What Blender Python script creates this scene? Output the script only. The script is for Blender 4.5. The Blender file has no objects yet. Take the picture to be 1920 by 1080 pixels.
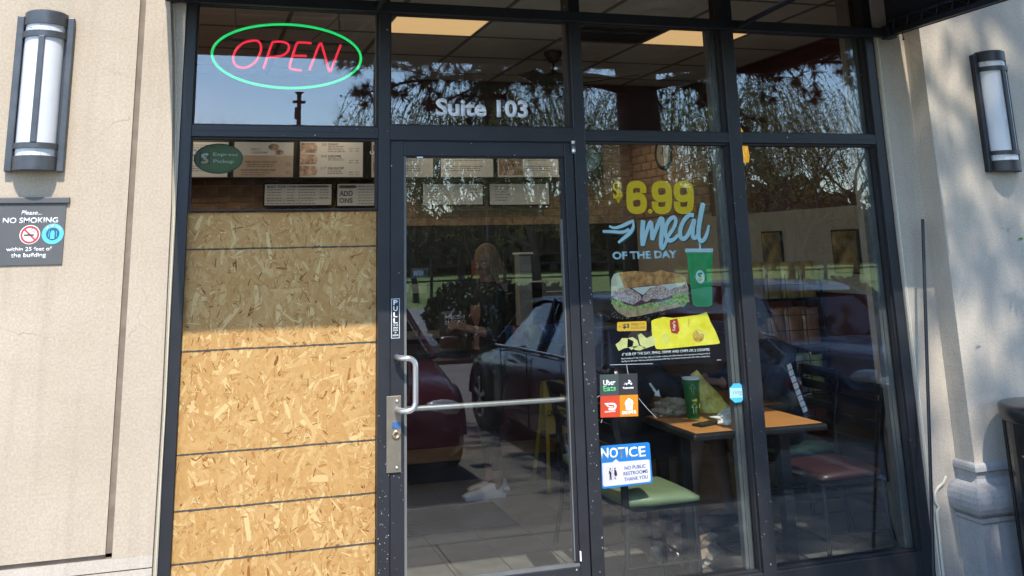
import bpy, bmesh, math, random
from mathutils import Vector, Matrix, noise
random.seed(7)
SC = bpy.context.scene
COL = SC.collection
PI = math.pi

# ------------------------------------------------------------------ camera
def _rot(a, b, c):
    rx = Matrix(((1,0,0),(0,math.cos(a),-math.sin(a)),(0,math.sin(a),math.cos(a))))
    ry = Matrix(((math.cos(b),0,math.sin(b)),(0,1,0),(-math.sin(b),0,math.cos(b))))
    rz = Matrix(((math.cos(c),-math.sin(c),0),(math.sin(c),math.cos(c),0),(0,0,1)))
    return rz @ rx @ ry
CR = _rot(-.2291, -.2988, -.0227)
CF, CX, CY = 1782.8, 916.7, 52.3          # focal length and principal point of the photograph (1920 wide)
CAM = Vector((.084, -4.36, 1.63))
cam_data = bpy.data.cameras.new('camera')
cam = bpy.data.objects.new('camera', cam_data); COL.objects.link(cam)
_r = [Vector((CR[i][0], CR[i][2], -CR[i][1])) for i in range(3)]
_m = Matrix((_r[0], -_r[1], -_r[2])).transposed().to_4x4()
_m.translation = CAM
cam.matrix_world = _m
cam_data.sensor_width = 36; cam_data.lens = CF/1920*36
cam_data.shift_x = (960-CX)/1920; cam_data.shift_y = (CY-540)/1920
cam_data.clip_start = .05; cam_data.clip_end = 2000
SC.camera = cam
# ------------------------------------------------------------------ world, sun, exposure
SUN = Vector((-.12, -1, 1.28)).normalized()
world = bpy.data.worlds.new('World'); SC.world = world; world.use_nodes = True
_wn = world.node_tree
_sky = _wn.nodes.new('ShaderNodeTexSky'); _sky.sky_type = 'NISHITA'; _sky.sun_disc = False
_sky.sun_elevation = math.asin(SUN.z); _sky.sun_rotation = math.atan2(SUN.x, SUN.y)
_sky.air_density = 1.0; _sky.dust_density = .25; _sky.ozone_density = 3
_wn.links.new(_sky.outputs[0], _wn.nodes['Background'].inputs[0])
_wn.nodes['Background'].inputs[1].default_value = .15
_sd = bpy.data.lights.new('sun', 'SUN'); _sd.energy = 2.0; _sd.angle = math.radians(.55); _sd.color = (1, .93, .83)
_so = bpy.data.objects.new('sun', _sd); COL.objects.link(_so)
_so.rotation_euler = SUN.to_track_quat('Z', 'Y').to_euler()
SC.view_settings.view_transform = 'Standard'; SC.view_settings.look = 'None'
SC.view_settings.exposure = 1.75; SC.view_settings.gamma = 1
SC.view_settings.use_curve_mapping = False
SC.cycles.max_bounces = 8; SC.cycles.diffuse_bounces = 5; SC.cycles.glossy_bounces = 4
SC.cycles.transparent_max_bounces = 16; SC.cycles.transmission_bounces = 4
SC.cycles.caustics_reflective = False; SC.cycles.caustics_refractive = False
SC.cycles.sample_clamp_indirect = 4

# ------------------------------------------------------------------ helpers
def at(x, y, Y=0.):
    """point of the plane at depth Y that the photograph shows at pixel x, y"""
    p = Vector(((x-CX)/CF, (y-CY)/CF, 1))
    v = CR.transposed() @ p
    w = Vector((v.x, v.z, -v.y)); t = (Y-CAM.y)/w.y
    return Vector((CAM.x+w.x*t, Y, CAM.z+w.z*t))
def lin(c):
    return tuple(((v/255)/12.92 if v/255 <= .04045 else ((v/255+.055)/1.055)**2.4) for v in c)
MATS = {}
def mat(name, col=(.5,.5,.5), rough=.5, metal=0, vary=.12, scale=8, bump=0, bscale=60, col2=None, spec=.5, emit=None, estr=0, coat=0, rvary=0, stretch=None):
    if name in MATS: return MATS[name]
    m = bpy.data.materials.new(name); m.use_nodes = True
    t = m.node_tree; n = t.nodes; L = t.links; b = n['Principled BSDF']
    b.inputs['Roughness'].default_value = rough; b.inputs['Metallic'].default_value = metal
    b.inputs['Specular IOR Level'].default_value = spec
    if coat: b.inputs['Coat Weight'].default_value = coat; b.inputs['Coat Roughness'].default_value = .08
    tc = n.new('ShaderNodeTexCoord'); vec = tc.outputs['Object']
    if stretch:
        mp = n.new('ShaderNodeMapping'); mp.inputs['Scale'].default_value = stretch
        L.new(vec, mp.inputs[0]); vec = mp.outputs[0]
    nz = n.new('ShaderNodeTexNoise'); nz.inputs['Scale'].default_value = scale; nz.inputs['Detail'].default_value = 6
    nz.inputs['Roughness'].default_value = .62
    L.new(vec, nz.inputs['Vector'])
    rp = n.new('ShaderNodeValToRGB'); L.new(nz.outputs['Fac'], rp.inputs[0])
    c1 = tuple(min(1, v*(1-vary)) for v in col); c2 = tuple(min(1, v*(1+vary)) for v in (col2 or col))
    rp.color_ramp.elements[0].position = .32; rp.color_ramp.elements[1].position = .68
    rp.color_ramp.elements[0].color = (*c1, 1); rp.color_ramp.elements[1].color = (*c2, 1)
    L.new(rp.outputs[0], b.inputs['Base Color'])
    if rvary:
        mr = n.new('ShaderNodeMapRange'); mr.inputs[3].default_value = max(0, rough-rvary); mr.inputs[4].default_value = min(1, rough+rvary)
        L.new(nz.outputs['Fac'], mr.inputs[0]); L.new(mr.outputs[0], b.inputs['Roughness'])
    if bump:
        nb = n.new('ShaderNodeTexNoise'); nb.inputs['Scale'].default_value = bscale; nb.inputs['Detail'].default_value = 5
        L.new(vec, nb.inputs['Vector'])
        bp = n.new('ShaderNodeBump'); bp.inputs['Strength'].default_value = bump; bp.inputs['Distance'].default_value = .01
        L.new(nb.outputs['Fac'], bp.inputs['Height']); L.new(bp.outputs[0], b.inputs['Normal'])
    if emit:
        b.inputs['Emission Color'].default_value = (*emit, 1); b.inputs['Emission Strength'].default_value = estr
    MATS[name] = m
    return m

def wpos(o):
    v = Vector((0,0,0))
    while o is not None: v += o.location; o = o.parent
    return v
def setp(o, label=None, cat=None, group=None, kind=None):
    if label: o['label'] = label
    if cat: o['category'] = cat
    if group: o['group'] = group
    if kind: o['kind'] = kind
    return o
def thing(name, label, cat, loc=(0,0,0), group=None, kind=None):
    o = bpy.data.objects.new(name, None); COL.objects.link(o); o.location = loc; o.empty_display_size = .1
    return setp(o, label, cat, group, kind)
def linkmesh(name, me, m, parent=None, label=None, kind=None, sub=True):
    if sub and parent is not None:
        me.transform(Matrix.Translation(-wpos(parent)))
    o = bpy.data.objects.new(name, me); COL.objects.link(o)
    if parent is not None: o.parent = parent
    if m is not None:
        ms = m if isinstance(m, (list, tuple)) else [m]
        me.materials.clear()
        for x in ms: me.materials.append(x)
    if label: o['label'] = label
    if kind: o['kind'] = kind
    return o
class MB:
    """collects shapes given in world coordinates and links them as ONE mesh object"""
    def __init__(s): s.v = []; s.f = []; s.mi = []; s.sm = []; s.cur = 0
    def _add(s, vs, fs, smooth=False):
        o = len(s.v); s.v += [tuple(v) for v in vs]
        for f in fs: s.f.append([i+o for i in f]); s.mi.append(s.cur); s.sm.append(smooth)
    def box(s, x0, x1, y0, y1, z0, z1, c=0):
        if x0 > x1: x0, x1 = x1, x0
        if y0 > y1: y0, y1 = y1, y0
        if z0 > z1: z0, z1 = z1, z0
        if c <= 0:
            vs = [(x,y,z) for z in (z0,z1) for y in (y0,y1) for x in (x0,x1)]
            s._add(vs, [(0,2,3,1),(4,5,7,6),(0,1,5,4),(2,6,7,3),(0,4,6,2),(1,3,7,5)]); return s
        c = min(c, (x1-x0)*.45, (y1-y0)*.45, (z1-z0)*.45)
        bm = bmesh.new(); bmesh.ops.create_cube(bm, size=1)
        bmesh.ops.scale(bm, verts=bm.verts, vec=(x1-x0, y1-y0, z1-z0))
        bmesh.ops.translate(bm, verts=bm.verts, vec=((x0+x1)/2, (y0+y1)/2, (z0+z1)/2))
        bmesh.ops.bevel(bm, geom=bm.edges[:], offset=c, segments=2, profile=.5, affect='EDGES')
        return s.bm(bm)
    def bm(s, bm, smooth=False):
        bm.verts.index_update()
        s._add([v.co for v in bm.verts], [[v.index for v in f.verts] for f in bm.faces], smooth); bm.free(); return s
    def obox(s, M, sx, sy, sz, c=0):
        k = MB(); k.box(-sx/2, sx/2, -sy/2, sy/2, -sz/2, sz/2, c)
        s._add([M @ Vector(v) for v in k.v], k.f); return s
    def tube(s, pts, r, n=8, caps=True, smooth=True):
        pts = [Vector(p) for p in pts]; N = len(pts)
        rs = r if isinstance(r, (list, tuple)) else [r]*N
        rings = []; up = None
        for i, p in enumerate(pts):
            d = (pts[min(i+1, N-1)] - pts[max(i-1, 0)])
            if d.length < 1e-9: d = Vector((0,0,1))
            d.normalize()
            if up is None: up = d.orthogonal().normalized()
            up = (up - d*up.dot(d))
            if up.length < 1e-6: up = d.orthogonal()
            up.normalize(); w = d.cross(up)
            rings.append([p + (up*math.cos(2*PI*k/n) + w*math.sin(2*PI*k/n))*rs[i] for k in range(n)])
        vs = [v for g in rings for v in g]; fs = []
        for i in range(N-1):
            for k in range(n): fs.append((i*n+k, i*n+(k+1)%n, (i+1)*n+(k+1)%n, (i+1)*n+k))
        s._add(vs, fs, smooth)
        if caps: s._add(rings[0], [tuple(range(n))[::-1]]); s._add(rings[-1], [tuple(range(n))])
        return s
    def lathe(s, prof, o=(0,0,0), n=24, a0=0, a1=2*PI, smooth=True, axis='Z'):
        full = abs(a1-a0-2*PI) < 1e-6; m = n if full else n+1; vs = []
        for k in range(m):
            a = a0+(a1-a0)*k/n; ca, sa = math.cos(a), math.sin(a)
            for r, z in prof:
                v = (r*ca, r*sa, z) if axis == 'Z' else ((r*ca, z, r*sa) if axis == 'Y' else (z, r*ca, r*sa))
                vs.append((o[0]+v[0], o[1]+v[1], o[2]+v[2]))
        q = len(prof); fs = []
        for k in range(n):
            k2 = (k+1) % m
            for i in range(q-1): fs.append((k*q+i, k2*q+i, k2*q+i+1, k*q+i+1))
        s._add(vs, fs, smooth); return s
    def prism(s, poly, y0, y1):
        """polygon given as (x, z) pairs, extruded between y0 and y1"""
        n = len(poly)
        vs = [(x,y0,z) for x,z in poly] + [(x,y1,z) for x,z in poly]
        fs = [tuple(range(n)), tuple(range(2*n-1, n-1, -1))] + [(i, i+n, (i+1)%n+n, (i+1)%n) for i in range(n)]
        s._add(vs, fs); return s
    def mesh(s, name='mesh', bevel=0):
        me = bpy.data.meshes.new(name); me.from_pydata(s.v, [], s.f)
        me.polygons.foreach_set('use_smooth', s.sm); me.polygons.foreach_set('material_index', s.mi)
        bm = bmesh.new(); bm.from_mesh(me); bmesh.ops.recalc_face_normals(bm, faces=bm.faces); bm.to_mesh(me); bm.free()
        return me
    def raw(s, name='mesh'):
        me = bpy.data.meshes.new(name); me.from_pydata(s.v, [], s.f)
        me.polygons.foreach_set('use_smooth', s.sm); me.polygons.foreach_set('material_index', s.mi)
        return me
    def build(s, name, m, parent=None, label=None, kind=None, raw=False):
        return linkmesh(name, s.raw(name) if raw else s.mesh(name), m, parent, label, kind)
def top(o, label, cat, group=None, kind=None): return setp(o, label, cat, group, kind)

def text_mesh(body, shear=0, bold=0, res=3, spacing=1):
    cu = bpy.data.curves.new('t', 'FONT'); cu.body = body; cu.size = 1; cu.shear = shear; cu.offset = bold
    cu.resolution_u = res; cu.space_character = spacing; cu.fill_mode = 'FRONT'
    cu.align_x = 'LEFT'
    ob = bpy.data.objects.new('t', cu); COL.objects.link(ob)
    dg = bpy.context.evaluated_depsgraph_get()
    me = bpy.data.meshes.new_from_object(ob.evaluated_get(dg))
    bpy.data.objects.remove(ob); bpy.data.curves.remove(cu)
    return me
TEXTS = []
def text(body, x0, x1, z0, z1, Y, m, parent, name='lettering', shear=0, bold=0, rot=0, spacing=1, thick=.0006, res=3, label=None):
    """flat lettering fitted to the rectangle x0..x1, z0..z1 of the plane at depth Y, facing the street"""
    me = text_mesh(body, shear, bold, res, spacing)
    if not len(me.vertices): return None
    xs = [v.co.x for v in me.vertices]; ys = [v.co.y for v in me.vertices]
    ax, bx, ay, by = min(xs), max(xs), min(ys), max(ys)
    for v in me.vertices:
        u = (v.co.x-ax)/(bx-ax+1e-9); w = (v.co.y-ay)/(by-ay+1e-9)
        if rot: v.co = ((x0+x1)/2+(u-.5)*(x1-x0)*math.cos(rot)-(w-.5)*(z1-z0)*math.sin(rot), Y, (z0+z1)/2+(u-.5)*(x1-x0)*math.sin(rot)+(w-.5)*(z1-z0)*math.cos(rot))
        else: v.co = (x0+(x1-x0)*u, Y, z0+(z1-z0)*w)
    bm = bmesh.new(); bm.from_mesh(me)
    r = bmesh.ops.extrude_face_region(bm, geom=bm.faces[:])
    bmesh.ops.translate(bm, verts=[g for g in r['geom'] if isinstance(g, bmesh.types.BMVert)], vec=(0, thick, 0))
    bm.to_mesh(me); bm.free()
    return linkmesh(name, me, m, parent, label)
def ptext(body, xl, yt, yb, xr, yr, Y, m, parent, **k):
    """text fitted to the photograph: left x, top and bottom y at the left end, right x, y of the middle at the right end"""
    a = at(xl, yt, Y); b = at(xl, yb, Y); c = at(xr, yr, Y)
    return text(body, a.x, c.x, b.z, a.z, Y, m, parent, **k)
def ppoly(pts, Y, th, m, name, parent=None, label=None, kind=None):
    """flat piece with the outline given by pixels, th thick towards the street"""
    q = [at(x, y, Y) for x, y in pts]
    mb = MB(); mb.prism([(p.x, p.z) for p in q], Y, Y-th)
    me = mb.mesh(name)
    bm = bmesh.new(); bm.from_mesh(me); bmesh.ops.triangulate(bm, faces=[f for f in bm.faces if len(f.verts) > 4]); bm.to_mesh(me); bm.free()
    return linkmesh(name, me, m, parent, label, kind)
def disc(cx, cz, r, Y, th, m, name, parent, rz=None, n=36, r_in=0, label=None):
    mb = MB(); rz = rz or r
    o = [(cx+r*math.cos(2*PI*k/n), cz+rz*math.sin(2*PI*k/n)) for k in range(n)]
    if not r_in: mb.prism(o, Y, Y-th)
    else:
        i_ = [(cx+r_in*math.cos(2*PI*k/n), cz+r_in*rz/r*math.sin(2*PI*k/n)) for k in range(n)]
        for k in range(n):
            l = (k+1) % n; mb.prism([o[k], o[l], i_[l], i_[k]], Y, Y-th)
    return mb.build(name, m, parent, label)
def copy_tree(o, loc=None, rz=None, parent=None):
    c = o.copy(); COL.objects.link(c)
    if parent is not None: c.parent = parent
    if loc is not None: c.location = loc
    if rz is not None: c.rotation_euler = (0, 0, rz)
    for ch in list(o.children): copy_tree(ch, parent=c)
    return c

# ------------------------------------------------------------------ materials
def stucco(name, col, col2, streak=.16):
    m = bpy.data.materials.new(name); m.use_nodes = True; t = m.node_tree; n = t.nodes; L = t.links; b = n['Principled BSDF']
    b.inputs['Roughness'].default_value = .9; b.inputs['Specular IOR Level'].default_value = .15
    tc = n.new('ShaderNodeTexCoord')
    big = n.new('ShaderNodeTexNoise'); big.inputs['Scale'].default_value = 1.6; big.inputs['Detail'].default_value = 7; big.inputs['Roughness'].default_value = .6
    L.new(tc.outputs['Object'], big.inputs[0])
    rp = n.new('ShaderNodeValToRGB'); L.new(big.outputs[0], rp.inputs[0])
    rp.color_ramp.elements[0].position = .3; rp.color_ramp.elements[1].position = .7
    rp.color_ramp.elements[0].color = (*col, 1); rp.color_ramp.elements[1].color = (*col2, 1)
    fine = n.new('ShaderNodeTexNoise'); fine.inputs['Scale'].default_value = 110; fine.inputs['Detail'].default_value = 4
    L.new(tc.outputs['Object'], fine.inputs[0])
    mx = n.new('ShaderNodeMix'); mx.data_type = 'RGBA'; mx.blend_type = 'OVERLAY'; mx.inputs['Factor'].default_value = .28
    L.new(rp.outputs[0], mx.inputs['A']); L.new(fine.outputs[0], mx.inputs['B'])
    # weather stains: thin vertical streaks, cracks and specks
    mp = n.new('ShaderNodeMapping'); mp.inputs['Scale'].default_value = (9, 9, .5); L.new(tc.outputs['Object'], mp.inputs[0])
    st = n.new('ShaderNodeTexNoise'); st.inputs['Scale'].default_value = 2.2; st.inputs['Detail'].default_value = 5; L.new(mp.outputs[0], st.inputs[0])
    sr = n.new('ShaderNodeMapRange'); sr.inputs[1].default_value = .52; sr.inputs[2].default_value = .8; L.new(st.outputs[0], sr.inputs[0])
    ml = n.new('ShaderNodeMath'); ml.operation = 'MULTIPLY'; ml.inputs[1].default_value = streak; L.new(sr.outputs[0], ml.inputs[0])
    m2 = n.new('ShaderNodeMix'); m2.data_type = 'RGBA'; m2.inputs['B'].default_value = (.16, .12, .09, 1)
    L.new(ml.outputs[0], m2.inputs['Factor']); L.new(mx.outputs['Result'], m2.inputs['A'])
    vo = n.new('ShaderNodeTexVoronoi'); vo.inputs['Scale'].default_value = 7; vo.inputs['Randomness'].default_value = 1; L.new(tc.outputs['Object'], vo.inputs[0])
    vr = n.new('ShaderNodeMapRange'); vr.inputs[1].default_value = .03; vr.inputs[2].default_value = .018; L.new(vo.outputs['Distance'], vr.inputs[0])
    m3 = n.new('ShaderNodeMix'); m3.data_type = 'RGBA'; m3.inputs['B'].default_value = (.2, .15, .11, 1)
    vf = n.new('ShaderNodeMath'); vf.operation = 'MULTIPLY'; vf.inputs[1].default_value = .35; L.new(vr.outputs[0], vf.inputs[0])
    L.new(vf.outputs[0], m3.inputs['Factor']); L.new(m2.outputs['Result'], m3.inputs['A'])
    # hairline cracks where a slow mask lets them through
    wn = n.new('ShaderNodeTexNoise'); wn.inputs['Scale'].default_value = 5; wn.inputs['Detail'].default_value = 6; L.new(tc.outputs['Object'], wn.inputs[0])
    wa = n.new('ShaderNodeVectorMath'); wa.operation = 'MULTIPLY_ADD'; wa.inputs[1].default_value = (.35,.35,.35); L.new(wn.outputs['Color'], wa.inputs[0]); L.new(tc.outputs['Object'], wa.inputs[2])
    ve = n.new('ShaderNodeTexVoronoi'); ve.feature = 'DISTANCE_TO_EDGE'; ve.inputs['Scale'].default_value = 1.7; L.new(wa.outputs[0], ve.inputs[0])
    vm = n.new('ShaderNodeMapRange'); vm.inputs[1].default_value = .004; vm.inputs[2].default_value = .0015; L.new(ve.outputs['Distance'], vm.inputs[0])
    mk_ = n.new('ShaderNodeMapRange'); mk_.inputs[1].default_value = .5; mk_.inputs[2].default_value = .62; mk_.inputs[4].default_value = .45; L.new(big.outputs[0], mk_.inputs[0])
    mm_ = n.new('ShaderNodeMath'); mm_.operation = 'MULTIPLY'; L.new(vm.outputs[0], mm_.inputs[0]); L.new(mk_.outputs[0], mm_.inputs[1])
    m4 = n.new('ShaderNodeMix'); m4.data_type = 'RGBA'; m4.inputs['B'].default_value = (.14,.10,.075,1); L.new(mm_.outputs[0], m4.inputs['Factor']); L.new(m3.outputs['Result'], m4.inputs['A'])
    L.new(m4.outputs['Result'], b.inputs['Base Color'])
    bp = n.new('ShaderNodeBump'); bp.inputs['Strength'].default_value = .35; bp.inputs['Distance'].default_value = .004
    bn = n.new('ShaderNodeTexNoise'); bn.inputs['Scale'].default_value = 45; bn.inputs['Detail'].default_value = 8; L.new(tc.outputs['Object'], bn.inputs[0])
    L.new(bn.outputs[0], bp.inputs['Height'])
    bp2 = n.new('ShaderNodeBump'); bp2.inputs['Strength'].default_value = .35; bp2.inputs['Distance'].default_value = .03
    L.new(big.outputs[0], bp2.inputs['Height']); L.new(bp2.outputs[0], bp.inputs['Normal'])
    L.new(bp.outputs[0], b.inputs['Normal'])
    MATS[name] = m; return m
M_STUC = stucco('cream_stucco', (.38,.31,.228), (.45,.375,.29))
M_STUC2 = stucco('pale_stucco', (.40,.35,.285), (.485,.43,.36))
M_BASE = stucco('grey_cast_stone', (.27,.265,.26), (.38,.375,.365), .25)
M_GROOVE = mat('groove_brown', (.19,.145,.11), .8, vary=.2, scale=12)
M_CAULK = mat('cream_caulk', (.55,.53,.42), .6, vary=.08)
def scratched(name, col, rough=.45):
    """dark bronze aluminium with paint chips and fine scratches"""
    m = mat(name, col, rough, .15, vary=.14, scale=5, rvary=.12, spec=.4)
    t = m.node_tree; n = t.nodes; L = t.links; b = n['Principled BSDF']
    src = b.inputs['Base Color'].links[0].from_socket
    tc = n.new('ShaderNodeTexCoord')
    sp = n.new('ShaderNodeTexNoise'); sp.inputs['Scale'].default_value = 55; sp.inputs['Detail'].default_value = 3; L.new(tc.outputs['Object'], sp.inputs[0])
    ar = n.new('ShaderNodeTexNoise'); ar.inputs['Scale'].default_value = 3; L.new(tc.outputs['Object'], ar.inputs[0])
    ad = n.new('ShaderNodeMath'); ad.operation = 'MULTIPLY_ADD'; ad.inputs[1].default_value = .35; L.new(ar.outputs[0], ad.inputs[0]); L.new(sp.outputs[0], ad.inputs[2])
    mr = n.new('ShaderNodeMapRange'); mr.inputs[1].default_value = .92; mr.inputs[2].default_value = .95; L.new(ad.outputs[0], mr.inputs[0])
    mx = n.new('ShaderNodeMix'); mx.data_type = 'RGBA'; mx.inputs['B'].default_value = (.55,.56,.6,1)
    L.new(mr.outputs[0], mx.inputs['Factor']); L.new(src, mx.inputs['A']); L.new(mx.outputs['Result'], b.inputs['Base Color'])
    return m
M_ALU = scratched('dark_bronze_aluminium', (.023,.024,.028), .42)
M_ALU2 = mat('black_gasket', (.012,.012,.014), .6, vary=.2)
M_BAR = mat('grey_inner_bead', (.16,.165,.165), .45, .3, vary=.15)
M_BLACK = mat('black_paint', (.012,.012,.014), .45, vary=.3)
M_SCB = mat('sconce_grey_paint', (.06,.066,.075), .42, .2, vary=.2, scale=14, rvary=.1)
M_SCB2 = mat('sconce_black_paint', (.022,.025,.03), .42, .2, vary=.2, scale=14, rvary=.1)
M_OPAL = mat('opal_acrylic', (.60,.62,.66), .35, vary=.05, scale=5)
M_CHROME = mat('satin_aluminium', (.62,.61,.6), .3, .85, vary=.06)
M_BRASS = mat('dull_bronze_plate', (.26,.225,.17), .42, .6, vary=.12, scale=20)
M_WHITE = mat('white_print', (.8,.8,.8), .6, vary=.02)
M_SILVER = mat('silver_vinyl', (.86,.86,.90), .5, vary=.03)

def glass(name, refl=.072, tint=(.93,.95,.94)):
    m = bpy.data.materials.new(name); m.use_nodes = True; t = m.node_tree; n = t.nodes; L = t.links
    n.remove(n['Principled BSDF']); out = n['Material Output']
    tr = n.new('ShaderNodeBsdfTransparent'); tr.inputs[0].default_value = (*tint, 1)
    gl = n.new('ShaderNodeBsdfGlossy'); gl.inputs['Roughness'].default_value = 0; gl.inputs[0].default_value = (.95,.97,1,1)
    fr = n.new('ShaderNodeFresnel'); fr.inputs[0].default_value = 1.5
    ge = n.new('ShaderNodeNewGeometry'); bf = n.new('ShaderNodeMapRange'); bf.inputs[3].default_value = 1.5; bf.inputs[4].default_value = 1/1.5
    L.new(ge.outputs['Backfacing'], bf.inputs[0]); L.new(bf.outputs[0], fr.inputs[0])
    # light coating: a floor of reflectance plus the usual rise at grazing angles; dust film varies it
    mr = n.new('ShaderNodeMapRange'); mr.inputs[1].default_value = .04; mr.inputs[2].default_value = 1; mr.inputs[3].default_value = refl; mr.inputs[4].default_value = 1
    L.new(fr.outputs[0], mr.inputs[0])
    mx = n.new('ShaderNodeMixShader'); L.new(mr.outputs[0], mx.inputs[0]); L.new(tr.outputs[0], mx.inputs[1]); L.new(gl.outputs[0], mx.inputs[2])
    # faint waviness of the pane, so reflections of twigs wander
    tc = n.new('ShaderNodeTexCoord'); nz = n.new('ShaderNodeTexNoise'); nz.inputs['Scale'].default_value = 2.4; nz.inputs['Detail'].default_value = 1.5
    L.new(tc.outputs['Object'], nz.inputs[0])
    bp = n.new('ShaderNodeBump'); bp.inputs['Strength'].default_value = .018; bp.inputs['Distance'].default_value = .012
    L.new(nz.outputs[0], bp.inputs['Height']); L.new(bp.outputs[0], gl.inputs['Normal'])
    # dust film
    df = n.new('ShaderNodeBsdfDiffuse'); df.inputs[0].default_value = (.5,.48,.45,1)
    dn = n.new('ShaderNodeTexNoise'); dn.inputs['Scale'].default_value = 6; dn.inputs['Detail'].default_value = 8; L.new(tc.outputs['Object'], dn.inputs[0])
    dr = n.new('ShaderNodeMapRange'); dr.inputs[1].default_value = .45; dr.inputs[2].default_value = .8; dr.inputs[3].default_value = .0005; dr.inputs[4].default_value = .006
    L.new(dn.outputs[0], dr.inputs[0])
    m2 = n.new('ShaderNodeMixShader'); L.new(dr.outputs[0], m2.inputs[0]); L.new(mx.outputs[0], m2.inputs[1]); L.new(df.outputs[0], m2.inputs[2])
    L.new(m2.outputs[0], out.inputs[0]); MATS[name] = m; return m
M_GLASS = glass('window_glass'); M_GLASSC = glass('clear_replacement_glass', .0, (.95,.96,.95))

# ================================================================== STREET WALLS
YL = -.05          # face of the left wall
w = thing('stucco_wall', 'cream stucco wall in full sun left of the shopfront, with a brown vertical reveal groove', 'wall', (-.19, YL, 0))
MB().box(-2.4, -.19, YL, .25, .514, 5.2).build('wall_panel', M_STUC, w)
edge = [(319,0),(323,115),(323.5,200),(321,380),(315,500),(303,760),(291,960),(284,1080)]
ez = [at(x, y, YL) for x, y in edge]
poly = [(-.165, .494)] + [(p.x, p.z) for p in reversed(ez) if p.z > .5]
poly = [(-.165,.494), (ez[-1].x, .494)] + [(p.x, p.z) for p in reversed(ez) if p.z > .5] + [(ez[0].x, 5.2), (-.165, 5.2)]
MB().prism(poly, YL, .25).build('wall_panel', M_STUC, w)
MB().box(-2.4, ez[-1].x, YL, .25, .452, .494).build('wall_panel', M_STUC2, w)
MB().box(-2.4, ez[-1].x, YL-.004, .25, -.2, .447).build('wall_panel', M_STUC2, w)
MB().box(-.1895, -.1655, YL+.014, .2, .5, 5.2).box(-2.4, -.166, YL+.014, .2, .4945, .5135).build('reveal_groove', M_GROOVE, w)
MB().box(-2.4, ez[-1].x-.001, YL+.01, .2, .4475, .4515).build('seam', M_GROOVE, w)
pp = [(p.x, p.z) for p in ez]
q = [(ez[-1].x, .0)] + [(p.x-.0, p.z) for p in reversed(ez)] + [(ez[0].x, 2.9)]
MB().box(-.12, .0035, -.012, .2, -.2, 3.4).build('return_strip', M_STUC2, w)
cp = [(x + 6.5, y) for x, y in edge]
mb = MB()
for i in range(len(cp)-1):
    a, b = at(*cp[i], -.014), at(*cp[i+1], -.014)
    mb.tube([a, b], .004, 6)
mb.build('caulk_bead', M_CAULK, w)

YR = -.14
w = thing('stucco_pilaster', 'pale stucco wall and pilaster in dappled tree shade on a moulded grey base', 'wall', (3.88, YR, 0))
MB().box(3.88, 7.5, YR, .3, .535, 5.4).build('shaft', M_STUC2, w)
MB().box(3.6885, 3.879, -.012, .3, -.2, 5.4).build('return_strip', M_STUC2, w)
MB().tube([(3.70,-.014,-.1),(3.70,-.014,2.74)], .0035, 6).build('caulk_bead', M_CAULK, w)
prof = [(0,.535),(.012,.535),(.02,.528),(.024,.515),(.024,.497),(.008,.489),(.004,.46),(.012,.447),(.02,.44)]
for k in range(9):
    a = PI/2 - PI*k/8; prof.append((.03+.05*math.cos(a)*1.0, .365+.072*math.sin(a)))
prof += [(.05,.288),(.045,.270),(.034,.262),(.034,-.2)]
vs = []; fs = []
for p, z in prof:
    vs += [(3.88-p, .1, z), (3.88-p, YR-p, z), (7.5, YR-p, z)]
for i in range(len(prof)-1):
    for k in range(2): fs.append((i*3+k, i*3+k+1, i*3+3+k+1, i*3+3+k))
mb = MB(); mb._add(vs, fs); mb.build('moulded_base', M_BASE, w)
# flaked grey paint on the corner of the base and the wavy sealant line beside it
mb = MB()
bl = [(1780,893),(1775,905),(1764,915),(1759,925),(1760,940),(1767,950),(1763,958),(1764,975),(1768,1010),(1772,1050),(1776,1085)]
mb.tube([at(x-6, y, -.02) for x, y in bl], .008, 6); mb.build('sealant_line', M_CAULK, w)

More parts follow.
